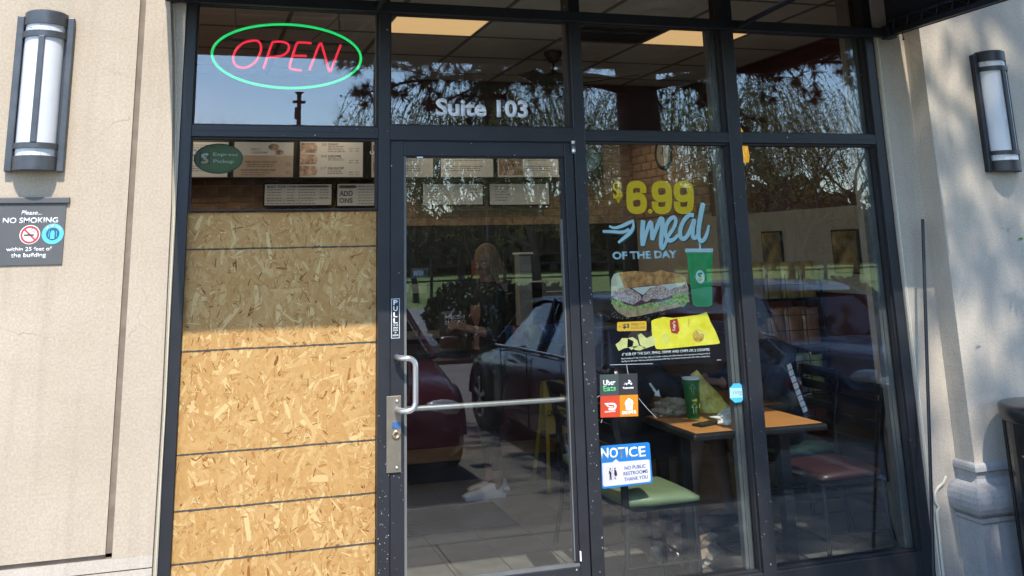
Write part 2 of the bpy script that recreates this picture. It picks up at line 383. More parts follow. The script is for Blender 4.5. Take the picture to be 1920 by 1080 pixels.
# ================================================================== SCONCES
def sconce(x0, Y, z0, paint, label, W=.223, Hh=.656):
    xc = x0+W/2; z1 = z0+Hh
    t = thing('wall_sconce', label, 'wall lamp', (xc, Y, z0), 'half round lamps on the walls beside the shopfront')
    MB().box(x0+.03, x0+W-.03, Y-.016, Y, z0, z1).build('backplate', paint, t)
    for a, b in ((x0, x0+.028), (x0+W-.028, x0+W)):
        MB().box(a, b, Y-.034, Y, z0-.004, z1-.01, .004).build('side_rail', paint, t)
    r = .084; yc = Y-.016
    def half(rad, za, zb, nm, m, ins=0, dome=0, sy=1.12):
        p = [(0, za), (rad, za), (rad, zb), (0, zb)] if not dome else [(0, za), (rad, za), (rad, zb-.006), (rad-.008, zb), (0, zb)]
        k = MB(); k.lathe(p, (0,0,0), 28, PI, 2*PI, smooth=False)
        k.v = [(xc+v[0], yc+v[1]*sy, v[2]) for v in k.v]
        k._add([(xc-rad, yc, za), (xc+rad, yc, za), (xc+rad, yc, zb), (xc-rad, yc, zb)], [(0,1,2,3)])
        me = k.mesh(nm); return linkmesh(nm, me, m, t)
    d = MB(); d.lathe([(r-.007, z0+.05), (r-.007, z1-.05)], (0,0,0), 32, PI, 2*PI); d.v = [(xc+v[0], yc+v[1]*1.12, v[2]) for v in d.v]
    d.build('opal_diffuser', M_OPAL, t)
    half(r, z1-.053, z1+.006, 'end_cap', paint, dome=1)
    half(r, z0, z0+.056, 'end_cap', paint)
    for za, zb in ((z1-.108, z1-.083), (z0+.086, z0+.108)):
        k = MB(); k.lathe([(r-.004, za), (r+.003, za), (r+.003, zb), (r-.004, zb), (r-.004, za)], (0,0,0), 28, PI, 2*PI, smooth=False)
        k.v = [(xc+v[0], yc+v[1]*1.12, v[2]) for v in k.v]; k.build('ring_band', paint, t)
    yf = yc-(r+.003)*1.12
    MB().box(xc-.0115, xc+.0115, yf-.004, yf+.008, z0+.108, z1-.108, .002).build('centre_bar', paint, t)
    # cobweb threads and dust at the gaps
    k = MB()
    for i in range(26):
        a = random.uniform(PI*1.05, PI*1.95); zz = (z1-.07 if i % 2 else z0+.07)+random.uniform(-.012,.012)
        p = Vector((xc+r*math.cos(a), yc+r*1.14*math.sin(a), zz))
        k.tube([p, p+Vector((random.uniform(-.02,.02), random.uniform(-.006,0), random.uniform(-.02,.02)))], .0007, 3)
    k.build('cobweb', mat('dusty_web', (.09,.075,.06), .9), t, kind='stuff')
    return t
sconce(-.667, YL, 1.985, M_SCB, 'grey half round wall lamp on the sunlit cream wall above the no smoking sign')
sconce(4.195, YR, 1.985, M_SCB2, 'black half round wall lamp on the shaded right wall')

# ================================================================== NO SMOKING SIGN
sg = thing('no_smoking_sign', 'dark grey no smoking plaque with white lettering under the left wall lamp', 'sign', (-.55, YL, 1.6))
M_PLQ = mat('plaque_grey', (.085,.083,.082), .5, vary=.1, scale=6, rvary=.1)
MB().box(-.80, -.424, YL-.006, YL, 1.609, 1.852, .002).build('plaque', M_PLQ, sg)
MB().box(-.80, -.412, YL-.016, YL, 1.8545, 1.879, .003).build('top_rail', M_PLQ, sg)
Y = YL-.0062
def st(b, xl, yt, yb, xr, yr, **k): return ptext(b, xl, yt, yb, xr, yr, Y, M_WHITE, sg, **k)
st('Please...', 40, 395, 403, 78, 400, shear=.25, bold=.01)
st('NO SMOKING', 6, 408.5, 419, 109, 412, bold=.015)
st('within 25 feet of', 12, 464, 471.5, 97, 466, bold=.012)
st('the building', 21, 475, 485.5, 86, 480, bold=.012)
c = at(56, 440, Y)
disc(c.x, c.z, .038, Y, .0008, M_WHITE, 'symbol_disc', sg)
M_RED = mat('sign_red', (.42,.05,.05), .5, vary=.05)
disc(c.x, c.z, .035, Y-.0012, .0008, M_RED, 'prohibition_ring', sg, r_in=.027)
MB().obox(Matrix.Translation((c.x, Y-.0014, c.z)) @ Matrix.Rotation(PI/4, 4, 'Y'), .058, .0008, .007).build('prohibition_bar', M_RED, sg)
MB().box(c.x-.022, c.x+.016, Y-.0022, Y-.001, c.z-.004, c.z+.0015).build('cigarette', M_BLACK, sg)
mb = MB(); mb.tube([(c.x+.018, Y-.001, c.z+.004),(c.x+.016, Y-.001, c.z+.012),(c.x+.008, Y-.001, c.z+.014),(c.x+.004, Y-.001, c.z+.022),(c.x+.01, Y-.001, c.z+.024)], .0012, 5); mb.build('smoke_line', M_BLACK, sg)
c = at(99, 438.5, Y)
M_CYAN = mat('badge_cyan', (.1,.47,.72), .45, vary=.06)
M_NAVY = mat('badge_navy', (.02,.09,.15), .5, vary=.1)
disc(c.x, c.z, .041, Y, .0014, M_CYAN, 'badge_disc', sg)
disc(c.x, c.z-.0, .025, Y-.0016, .0006, M_NAVY, 'badge_centre', sg)
MB().box(c.x-.009, c.x+.007, Y-.0032, Y-.002, c.z-.02, c.z+.006).box(c.x-.006,c.x+.005,Y-.0034,Y-.002,c.z+.0062,c.z+.013).build('badge_bottle', M_CYAN, sg)
for k_, ch in enumerate('TalTal Cafe'):
    if ch == ' ': continue
    a = math.radians(150-k_*11.5); r_ = .0325
    x_, z_ = c.x+r_*math.cos(a), c.z+r_*math.sin(a)
    text(ch, x_-.0024, x_+.0024, z_-.004, z_+.004, Y-.0018, mat('badge_yellow', (.75,.72,.35), .5), sg, rot=a-PI/2, bold=.01)
for k_ in range(3):
    p = [(c.x-.015+k_*.015, Y-.0024, c.z-.012), (c.x-.013+k_*.013, Y-.0024, c.z+.012)]
    if k_ != 1: MB().tube(p, .0016, 5).build('badge_mark', M_CYAN, sg)

# ================================================================== SHOPFRONT FRAME
fr = thing('shopfront_frame', 'dark bronze aluminium shopfront frame with seven glazed openings', 'window frame', (0, 0, 0))
GY = .055
X1, X2, X3, X4 = (.0045, .052), (.881, .934), (1.852, 1.912), (2.72, 2.793)
X5 = (3.628, 3.684)
ZT, ZB = 2.196, 2.143
zsill = .12; ztop = 3.3
def frame_member(name, x0, x1, z0, z1, y0=0., y1=.11, c=.0025): return MB().box(x0, x1, y0, y1, z0, z1, c).build(name, M_ALU, fr)
frame_member('jamb', *X1, -.15, ztop)
frame_member('mullion', *X2, -.15, ztop)
frame_member('mullion', *X3, -.15, ztop)
frame_member('mullion', *X4, -.15, ztop)
frame_member('jamb', *X5, -.15, ztop)
for a, b in ((X1[1], X2[0]), (X3[1], X4[0]), (X4[1], X5[0])):
    frame_member('transom_rail', a, b, ZB, ZT, .002)
    MB().box(a, b, .0005, .0026, (ZB+ZT)/2-.001, (ZB+ZT)/2+.001).build('rail_seam', M_ALU2, fr)
    frame_member('sill_rail', a, b, -.02, zsill, .002)
frame_member('transom_rail', X2[1], X3[0], 2.137, 2.208, .002)
for a, b in ((X1[1], X2[0]), (X2[1], X3[0]), (X3[1], X4[0]), (X4[1], X5[0])):
    frame_member('head_rail', a, b, 2.755, 2.80, .002)
# glazing beads: dark gasket on every side of the openings, a pale inner bead at right
for (a, b, c_, d_) in [(X1[1],X2[0],ZT,2.755),(X2[1],X3[0],2.208,2.755),(X3[1],X4[0],ZT,2.755),(X4[1],X5[0],ZT,2.755),(X1[1],X2[0],1.82,ZB),(X3[1],X4[0],zsill,ZB),(X4[1],X5[0],zsill,ZB)]:
    g = MB(); s_ = .010
    g.box(a+.0005, a+s_, .02, .052, c_+.0005, d_-.0005); g.box(b-s_, b-.0005, .02, .052, c_+.0005, d_-.0005)
    g.box(a+s_, b-s_, .02, .052, d_-s_, d_-.0005); g.box(a+s_, b-s_, .02, .052, c_+.0005, c_+s_*.6)
    g.build('gasket', M_ALU2, fr)
    g = MB(); g.box(b-.034, b-.028, .064, .072, c_+.001, d_-.001); g.box(b-.05, b-.0005, .0725, .11, c_+.001, d_-.001)
    if a > 1.5: g.build('inner_bead', [M_BAR], fr)
    MB().box(a+.001, b-.001, GY, GY+.006, c_+.001, d_-.001).build('glass_pane', M_GLASSC if c_ == 1.82 else M_GLASS, fr)
for (a, b) in ((X1[1],X2[0]),(X2[1],X3[0]),(X3[1],X4[0]),(X4[1],X5[0])):
    MB().box(a+.001, b-.001, GY, GY+.006, 2.801, ztop).build('glass_pane', M_GLASS, fr)
MB().box(-.07, 3.75, .0, .11, ztop, 3.42).build('head_beam', M_ALU, fr)
MB().box(-.4, 4.3, -.02, .3, 3.42, 5.2).build('upper_wall', M_STUC2, fr)

# ================================================================== DOOR
dr = thing('glass_door', 'dark narrow framed glass door with a satin pull handle and push bar', 'door', (.9345, .0, 0))
DX0, DX1, DZ0, DZ1 = .9385, 1.8485, .012, 2.132
SX0, SX1 = DX0+.062, DX1-.048
dy0, dy1 = .006, .05
def dm(name, x0, x1, z0, z1, c=.003, m=M_ALU): return MB().box(x0, x1, dy0, dy1, z0, z1, c).build(name, m, dr)
gz0, gz1 = .245, 2.064
dm('stile', DX0, SX0, DZ0, DZ1); dm('stile', SX1, DX1, DZ0, DZ1)
dm('top_rail', SX0, SX1, gz1, DZ1); dm('bottom_rail', SX0, SX1, DZ0, gz0)
MB().box(DX0-.0035, DX0-.0005, .012, .05, DZ0, DZ1).box(DX0, DX1, .012, .05, DZ1+.0005, DZ1+.0045).build('door_gap_seal', M_ALU2, dr)
MB().box(SX0+.001, SX0+.012, dy0+.006, dy1-.004, gz0, gz1).build('glazing_stop', mat('grey_stop', (.13,.135,.13), .5), dr)
MB().box(SX1-.018, SX1-.001, dy0+.012, dy1-.004, gz0, gz1).build('glazing_stop', M_ALU2, dr)
MB().box(SX1-.024, SX1-.019, dy0+.012, dy1-.004, gz0+.02, gz1-.3).build('glazing_stop', M_BAR, dr)
MB().box(SX0+.012, SX1-.018, dy0+.012, dy1-.01, gz1-.008, gz1-.0005).build('glazing_stop', M_ALU2, dr)
MB().box(SX0+.012, SX1-.001, dy0+.004, dy1-.01, gz0+.0005, gz0+.012).build('glazing_stop', M_BAR, dr)
MB().box(SX0+.001, SX1-.001, .026, .032, gz0+.001, gz1-.001).build('glass_pane', M_GLASS, dr)
a = at(781, 289, .02); MB().box(a.x, a.x+.028, .008, .02, gz1-.009, gz1-.0035).build('glazing_clip', M_WHITE, dr)
# push-pull handle
def arc(c0, r, a0, a1, n=7, f=lambda u, v: (u, 0, v)):
    return [Vector(c0)+Vector(f(r*math.cos(a0+(a1-a0)*k/n), r*math.sin(a0+(a1-a0)*k/n))) for k in range(n+1)]
hx0 = at(747, 670, -.02).x; hx1 = at(779, 720, -.06).x; hz1 = at(770, 671, -.05).z; hz0 = at(765, 770, -.05).z
Yh = -.062
rr = .035
path = [Vector((hx0, .006, hz1)), Vector((hx0, -.02, hz1))]
path = [Vector((hx0-.002, .004, hz1)), Vector((hx0, -.03, hz1)), Vector((hx0+.012, -.05, hz1)), Vector((hx0+.03, Yh, hz1))]
path += arc((hx1-rr, Yh, hz1-rr), rr, PI/2, 0)
path += arc((hx1-rr, Yh, hz0+rr), rr, 0, -PI/2)
path += [Vector((hx0+.03, Yh, hz0)), Vector((hx0+.012, -.05, hz0)), Vector((hx0, -.03, hz0)), Vector((hx0-.002, .004, hz0))]
MB().tube(path, .0125, 14).build('pull_handle', M_CHROME, dr)
a = at(788, 765.5, .07); b = at(1071, 748, .07)
pb = [Vector((SX0-.02, .052, a.z+.002)), Vector((SX0+.0, .07, a.z+.001)), Vector((a.x, .07, a.z)), Vector((b.x, .07, b.z))]
MB().tube(pb, .012, 14).box(b.x-.002, b.x+.012, .0505, .085, b.z-.014, b.z+.014).build('push_bar', M_CHROME, dr)
# latch guard plate, cylinder, screws
p0 = at(724.5, 743, 0); p1 = at(752, 885, 0)
lp = MB(); lp.box(p0.x, p1.x, -.004, .0005, p1.z, p0.z, .002); lp.box(p0.x, p0.x+.009, -.0065, -.0042, p1.z+.002, p0.z-.002)
lg = lp.build('latch_guard', M_BRASS, dr)
for (x_, y_) in ((744, 752), (744, 877)):
    s_ = at(x_, y_, -.005); MB().lathe([(0,-.0115),(.004,-.0105),(.0068,-.007),(.0072,-.0042)], (s_.x, 0, s_.z), 16, axis='Y').build('screw', M_CHROME, lg)
s_ = at(743.5, 815, -.01)
MB().lathe([(0,-.012),(.008,-.012),(.008,-.014),(.0155,-.014),(.019,-.010),(.021,-.0042)], (s_.x, 0, s_.z), 24, axis='Y').build('lock_cylinder', mat('worn_brass', (.42,.33,.22), .35, .8, vary=.1), lg)
MB().box(s_.x-.0012, s_.x+.0012, -.0145, -.0125, s_.z-.006, s_.z+.004).build('keyhole', M_BLACK, lg)
s_ = at(745, 855, -.005); disc(s_.x, s_.z, .0022, -.0042, .0005, M_BLACK, 'screw_hole', lg, n=10)
a = at(735, 792, -.004); b = at(751, 803, -.004); MB().box(a.x, b.x, -.0052, -.0044, b.z, a.z).build('blue_sticker', mat('faded_blue', (.035,.1,.24), .5, vary=.25, scale=40), dr)
# top pivot and lower stop
a = at(1076, 274, -.02)
MB().lathe([(0,-.024),(.0095,-.024),(.0105,-.0215),(.0105,.0)], (a.x, -.012, 0), 16).build('x', M_CHROME, dr) if False else None
pv = MB(); pv.lathe([(0,a.z-.03),(.010,a.z-.03),(.0105,a.z-.027),(.0105,a.z+.008),(0,a.z+.008)], (a.x, -.012, 0), 16); pv.lathe([(0,a.z+.0105),(.0105,a.z+.0105),(.0105,a.z+.026),(.009,a.z+.028),(0,a.z+.028)], (a.x, -.012, 0), 16)
pv.box(a.x-.008, a.x+.008, -.012, .008, a.z-.034, a.z-.031); pv.build('pivot_hinge', M_CHROME, dr)
a = at(1089, 1043, 0); MB().box(a.x-.004, a.x+.002, -.004, .005, a.z-.02, a.z+.02, .001).build('door_stop', M_WHITE, dr)
# PULL sticker
t = thing('pull_sticker', 'narrow black PULL sticker with white border on the door stile', 'sticker', at(741, 600, dy0))
a = at(733.5, 560, dy0-.0002); b = at(749.5, 634, dy0-.0002)
MB().box(a.x, b.x, dy0-.0012, dy0-.0002, b.z, a.z).build('sticker_backing', mat('sticker_pale', (.5,.56,.62), .5), t)
MB().box(a.x+.003, b.x-.003, dy0-.0016, dy0-.0013, b.z+.003, a.z-.003).build('sticker_face', M_BLACK, t)
hh = (a.z-b.z); zc = a.z-.006
for ch in 'PULL':
    text(ch, a.x+.0095, b.x-.0095, zc-.022, zc, dy0-.0018, M_WHITE, t, bold=.03, thick=.0001); zc -= .0265
for k_, (wd, hgt) in enumerate(((.024,.006),(.022,.007),(.022,.007),(.008,.006),(.026,.008))):
    zz = zc - k_*.0105
    text(('TO THE', 'OPEN', 'DOOR', 'ON', 'PUSH-IN')[k_], (a.x+b.x)/2-wd/2, (a.x+b.x)/2+wd/2, zz-hgt, zz, dy0-.0018, M_WHITE, t, bold=.02, thick=.0001)

# chipped paint on the sunlit members
def chips():
    rnd = random.Random(12); k = MB()
    def fleck(x, z, y, s):
        n_ = 7; p = [(x+s*rnd.uniform(.4,1)*math.cos(2*PI*j/n_), z+1.6*s*rnd.uniform(.4,1)*math.sin(2*PI*j/n_)) for j in range(n_)]
        k._add([(u, y, v) for u, v in p], [tuple(range(n_))])
    for i in range(46): fleck(rnd.uniform(X2[0]+.004, X2[1]-.003), abs(rnd.gauss(.45, .22)), -.0004, rnd.uniform(.0008, .003))
    for i in range(60): fleck(rnd.uniform(X3[0]+.003, X3[1]-.003), abs(rnd.gauss(.8, .5)), -.0004, rnd.uniform(.0007, .003))
    for i in range(26): fleck(rnd.uniform(X4[0]+.004, X4[1]-.003), abs(rnd.gauss(.6, .5)), -.0004, rnd.uniform(.0006, .0022))
    for i in range(14): fleck(X4[0]+.0015, rnd.uniform(.1, 1.2), -.0004, rnd.uniform(.0006, .0018))
    for i in range(10): fleck(rnd.uniform(DX0+.003, SX0-.003), rnd.uniform(.25, .8), dy0-.0004, rnd.uniform(.0006, .002))
    k.build('paint_chips', mat('bare_primer', (.42,.42,.42), .7), fr, kind='stuff')
    k = MB()
    for (x, y, n_) in ((703, 992, 9), (717, 986, 7), (1110, 745, 5)):
        p = at(x, y, 0); pts = [p+Vector((rnd.uniform(-.001,.001)+j*.0022*math.cos(j*.5), -.0006, j*.0022*math.sin(j*.5))) for j in range(n_)]; k.tube(pts, .0005, 4)
    k.build('scratch_marks', mat('bare_primer', (.42,.42,.42), .7), fr, kind='stuff')
chips()

# ================================================================== OSB BOARD
def osb():
    t = thing('chipboard_panel', 'tan strand board sheet boarding up the window left of the door', 'board', (.46, .05, 1))
    x0, x1, z0, z1 = .0535, .8795, .0, 1.812
    yb = .046
    bm_ = mat('strand_board_core', (.36,.19,.055), .75, vary=.3, scale=30, col2=(.44,.26,.09))
    MB().box(x0, x1, yb, yb+.012, z0, z1, .0).build('board_core', bm_, t)
    # strands: thousands of thin wood flakes lying over each other
    rnd = random.Random(3); vs = []; fs = []; uv = []; col = []
    N = 15500
    for i in range(N):
        L = min(.12, rnd.lognormvariate(math.log(.036), .62)); W = min(.020, L*rnd.uniform(.07, .32))
        big = rnd.random() < .055
        if big: L = rnd.uniform(.07, .15); W = rnd.uniform(.012, .028)
        cx = rnd.uniform(x0, x1); cz = rnd.uniform(z0, z1)
        a = rnd.gauss(PI/2, .75) if rnd.random() < .7 else rnd.uniform(0, PI)
        y = yb-.0002-.0022*(i/N)
        dx, dz = math.cos(a), math.sin(a); px_, pz_ = -dz, dx
        j = [rnd.uniform(-.3,.3) for _ in range(4)]
        pts = [(-.5,-.5+j[0]*.4),(-.18,-.5),(.2,-.5+j[1]*.2),(.5+j[2]*.1,-.3),(.5,.3+j[3]*.4),(.15,.5),(-.2,.5+j[2]*.2),(-.5+j[3]*.15,.35)]
        o = len(vs); ok = []
        tilt = rnd.uniform(-.0005, .0005)
        for u, v in pts:
            X = cx+dx*u*L+px_*v*W; Z = cz+dz*u*L+pz_*v*W
            X = min(max(X, x0), x1); Z = min(max(Z, z0), z1)
            vs.append((X, y+tilt*v, Z)); uv.append((u*L*40+i*.37, v*W*40+i*.73))
        fs.append(tuple(range(o, o+8))); 
        r = rnd.uniform(.3, 1)**.8 if big or L > .06 else (rnd.random() if W > .006 else rnd.choice((.008, .03, .1, .5, .97, 1, rnd.random())))
        col.append(r)
    me = bpy.data.meshes.new('wood_strands'); me.from_pydata(vs, [], fs)
    ul = me.uv_layers.new(name='UVMap')
    for p in me.polygons:
        for li in p.loop_indices: ul.data[li].uv = uv[me.loops[li].vertex_index]
    at_ = me.attributes.new('tone', 'FLOAT', 'FACE'); at_.data.foreach_set('value', col)
    m = bpy.data.materials.new('wood_strand'); m.use_nodes = True; n = m.node_tree.nodes; Lk = m.node_tree.links; b = n['Principled BSDF']
    b.inputs['Roughness'].default_value = .62; b.inputs['Specular IOR Level'].default_value = .25
    an = n.new('ShaderNodeAttribute'); an.attribute_name = 'tone'
    rp = n.new('ShaderNodeValToRGB'); e = rp.color_ramp
    e.elements[0].position = 0; e.elements[0].color = (.15,.05,.010,1); e.elements[1].position = 1; e.elements[1].color = (.57,.40,.18,1)
    for pos, c_ in ((.012,(.23,.09,.022)),(.035,(.33,.16,.045)),(.22,(.385,.205,.066)),(.60,(.42,.24,.082)),(.90,(.47,.29,.112))):
        k = e.elements.new(pos); k.color = (*c_, 1)
    Lk.new(an.outputs['Fac'], rp.inputs[0])
    uvn = n.new('ShaderNodeUVMap'); mp = n.new('ShaderNodeMapping'); mp.inputs['Scale'].default_value = (.9, 14, 1); Lk.new(uvn.outputs[0], mp.inputs[0])
    nz = n.new('ShaderNodeTexNoise'); nz.inputs['Scale'].default_value = 2.2; nz.inputs['Detail'].default_value = 5; Lk.new(mp.outputs[0], nz.inputs[0])
    mr = n.new('ShaderNodeMapRange'); mr.inputs[1].default_value = .3; mr.inputs[2].default_value = .7; mr.inputs[3].default_value = .80; mr.inputs[4].default_value = 1.16; Lk.new(nz.outputs[0], mr.inputs[0])
    mx = n.new('ShaderNodeMix'); mx.data_type = 'RGBA'; mx.blend_type = 'MULTIPLY'; mx.inputs['Factor'].default_value = 1
    Lk.new(rp.outputs[0], mx.inputs['A']); Lk.new(mr.outputs[0], mx.inputs['B']); Lk.new(mx.outputs['Result'], b.inputs['Base Color'])
    bp = n.new('ShaderNodeBump'); bp.inputs['Strength'].default_value = .4; bp.inputs['Distance'].default_value = .002; Lk.new(nz.outputs[0], bp.inputs['Height']); Lk.new(bp.outputs[0], b.inputs['Normal'])
    linkmesh('wood_strands', me, m, t, kind='stuff')
    # printed guide lines
    gl = mat('guide_line_print', (.05,.046,.038), .8, vary=.3, scale=60)
    for z in (1.658, 1.240, .834, .621, .4245):
        k = MB(); nn = 150; ya = yb-.0026
        for i in range(nn):
            xa, xb = x0+(x1-x0)*i/nn, x0+(x1-x0)*(i+1)/nn
            s = z+.0016*noise.noise(Vector((xa*9, z*7, 0)))+.0008*noise.noise(Vector((xa*90, z, 1)))
            s2 = z+.0016*noise.noise(Vector((xb*9, z*7, 0)))+.0008*noise.noise(Vector((xb*90, z, 1)))
            h = .0036+.0016*noise.noise(Vector((xa*60, z, 3))); h2 = .0036+.0016*noise.noise(Vector((xb*60, z, 3)))
            k._add([(xa, ya, s-h), (xb, ya, s2-h2), (xb, ya, s2+h2), (xa, ya, s+h)], [(0,1,2,3)])
        k.build('guide_line', gl, t, raw=True)
    # splinters on the sawn top edge
    k = MB()
    for i in range(60):
        xx = rnd.uniform(x0, x1); h = rnd.uniform(.002, .008)
        k._add([(xx-.003, yb+.002, z1-.001), (xx+.003, yb+.003, z1-.001), (xx+rnd.uniform(-.004,.004), yb+.002, z1+h)], [(0,1,2)])
    k.build('splinters', bm_, t, kind='stuff')
osb()

# ================================================================== AWNING
M_FAB = mat('black_awning_fabric', (.010,.010,.012), .9, vary=.2, scale=30)
M_STEEL = mat('black_awning_steel', (.018,.019,.022), .45, .3, vary=.2)
aw = thing('awning', 'black fabric awning on a steel frame over the shopfront', 'awning', (1.8, 0, 2.75))
AX0, AX1, AP = -.075, 3.775, -1.07
def bar(x0, x1, y0, y1, z0, z1, name='rail'): return MB().box(x0, x1, y0, y1, z0, z1, .002).build(name, M_STEEL, aw)
bar(AX0, AX1-.0, -.05, -.016, 2.738, 2.788, 'wall_rail')
bar(AX0, AX1, AP, AP+.03, 2.75, 2.785, 'front_rail')
for X in (AX0, AX1-.03):
    bar(X, X+.03, AP+.03, -.052, 2.745, 2.775, 'side_rail')
    bar(X+.004, X+.026, AP+.03, -.052, 2.815, 2.832, 'side_rail')
k_ = MB()
for i in range(9):
    y = -.1-i*.11
    k_.tube([(AX1-.034, y, 2.776), (AX1-.036, y-.02, 2.822)], .0045, 6); k_.tube([(AX1-.036, y-.02, 2.822), (AX1-.034, y-.11, 2.776)], .003, 6)
k_.build('side_lacing', M_STEEL, aw)
for X in (.868, 2.80):
    MB().tube([(X, -.05, 2.755), (X, AP+.02, 2.80)], .014, 8).build('bracing_arm', M_STEEL, aw)
    MB().tube([(X+.0, -.04, 3.9), (X+.0, AP+.04, 2.9)], .012, 8).build('bracing_arm', M_STEEL, aw)
k_ = MB()
k_._add([(AX0-.004, -.01, 4.1), (AX1+.004, -.01, 4.1), (AX1+.004, AP-.004, 3.05), (AX0-.004, AP-.004, 3.05)], [(0,1,2,3)])
k_._add([(AX0-.004, AP-.004, 3.05), (AX1+.004, AP-.004, 3.05), (AX1+.004, AP-.006, 2.748), (AX0-.004, AP-.006, 2.748)], [(0,1,2,3)])
for X in (AX0-.006, AX1+.003):
    k_._add([(X, -.01, 4.1), (X, AP-.004, 3.05), (X, AP-.004, 2.742), (X, -.01, 2.742)], [(0,1,2,3)])
fo = k_.build('fabric', M_FAB, aw)
sm = fo.modifiers.new('thickness', 'SOLIDIFY'); sm.thickness = .003
MB().tube([(AX1-.034, -.16, 2.83), (AX1-.034, -.17, 2.70)], .003, 6).lathe([(0,-.005),(.006,-.002),(.006,.004),(0,.006)], (AX1-.034, -.17, 2.698), 8).build('loose_cord', M_STEEL, aw)
# corner shoes of the rail
MB().box(AX1-.05, AX1+.012, -.075, -.012, 2.728, 2.80, .006).build('corner_bracket', M_STEEL, aw)
MB().box(AX0-.012, AX0+.04, -.075, -.014, 2.734, 2.80, .006).build('corner_bracket', M_STEEL, aw)

# ================================================================== DECALS ON THE GLASS
YD = GY-.0008      # street face of the panes (stickers), and the poster hangs inside
YI = GY+.0062
# Suite 103
t = thing('suite_lettering', 'silver Suite 103 lettering on the glass above the door', 'lettering', at(903, 203, YD))
ptext('Suite', 817, 184, 217, 912, 202, YD, M_SILVER, t, bold=.035)
ptext('103', 931, 187, 220, 990, 206, YD, M_SILVER, t, bold=.035)
# OPEN neon
def neon_mat(name, c, s):
    m = bpy.data.materials.new(name); m.use_nodes = True; b = m.node_tree.nodes['Principled BSDF']
    b.inputs['Base Color'].default_value = (*[min(1, v+.1) for v in c], 1); b.inputs['Emission Color'].default_value = (*c, 1); b.inputs['Emission Strength'].default_value = s
    MATS[name] = m; return m
M_NG = neon_mat('green_neon', (.003,.60,.14), .38); M_NR = neon_mat('red_neon', (.80,.008,.04), .36)
NY = .14
nt = thing('open_sign', 'lit OPEN sign with red letters inside a green oval hanging in the upper left pane', 'neon sign', at(537, 105, NY))
cl, cr_, ct, cb = at(397, 108, NY), at(677, 103, NY), at(542, 46, NY), at(534, 165, NY)
ex, ez_ = (cl.x+cr_.x)/2, (ct.z+cb.z)/2; ea, eb = (cr_.x-cl.x)/2, (ct.z-cb.z)/2
el = [(ex+ea*math.cos(2*PI*k/56), NY, ez_+eb*math.sin(2*PI*k/56)) for k in range(57)]
MB().tube(el, .0062, 10, caps=False).build('oval_tube', M_NG, nt)
def npx(pts, nm='letter_tube'):
    q = [at(x, y, NY) for x, y in pts]
    # smooth the path
    for _ in range(2):
        r = [q[0]]
        for i in range(len(q)-1): r += [q[i]*.75+q[i+1]*.25, q[i]*.25+q[i+1]*.75]
        r.append(q[-1]); q = r
    MB().tube(q, .0058, 9).build(nm, M_NR, nt)
npx([(474,76),(455,80),(441,95),(436,110),(440,122),(452,128),(466,126),(480,116),(489,99),(490,85),(484,76),(474,76),(462,78)])
npx([(494,129),(501,108),(510,80),(514,78),(530,78),(541,82),(543,92),(534,103),(522,106),(505,107)])
npx([(584,81),(560,79),(556,82),(549,104),(542,126),(546,130),(566,132)]); npx([(551,104),(575,105)])
npx([(580,132),(588,112),(598,84),(602,80),(604,86),(612,114),(617,134),(620,134),(626,118),(639,84)])
M_NB = mat('neon_backing', (.01,.01,.012), .4)
MB().tube([(p[0], p[1]+.016, p[2]) for p in el], .008, 6, caps=False).build('oval_backing', M_NB, nt)
a, b = at(410, 72, NY+.02), at(655, 86, NY+.02)
MB().box(a.x, b.x, NY+.014, NY+.022, a.z-.012, a.z).build('support_bar', M_NB, nt)
for (xa, ya, xb, yb) in ((441, 10, 442, 60), (634, 22, 637, 55)):
    p, q = at(xa, ya, NY+.018), at(xb, yb, NY+.018); k = MB(); n_ = 14
    for i in range(n_):
        c = p.lerp(q, (i+.5)/n_); l = (q-p).length/n_*.72
        g = [(c.x+(.004*math.cos(s) if i % 2 else 0), c.y+(0 if i % 2 else .004*math.cos(s)), c.z+l*math.sin(s)) for s in [2*PI*j/10 for j in range(11)]]
        k.tube(g, .0012, 5, caps=False)
    k.build('hanging_chain', M_NB, nt)
p = at(636, 30, NY+.02); q = at(585, 75, NY+.02)
MB().tube([p, p.lerp(q, .4)+Vector((0,0,-.006)), q], .0016, 5).tube([p, p+Vector((.01,0,.012)), p+Vector((.03,0,.006)), p+Vector((.034,0,.02))], .0016, 5).build('power_cord', M_NB, nt)

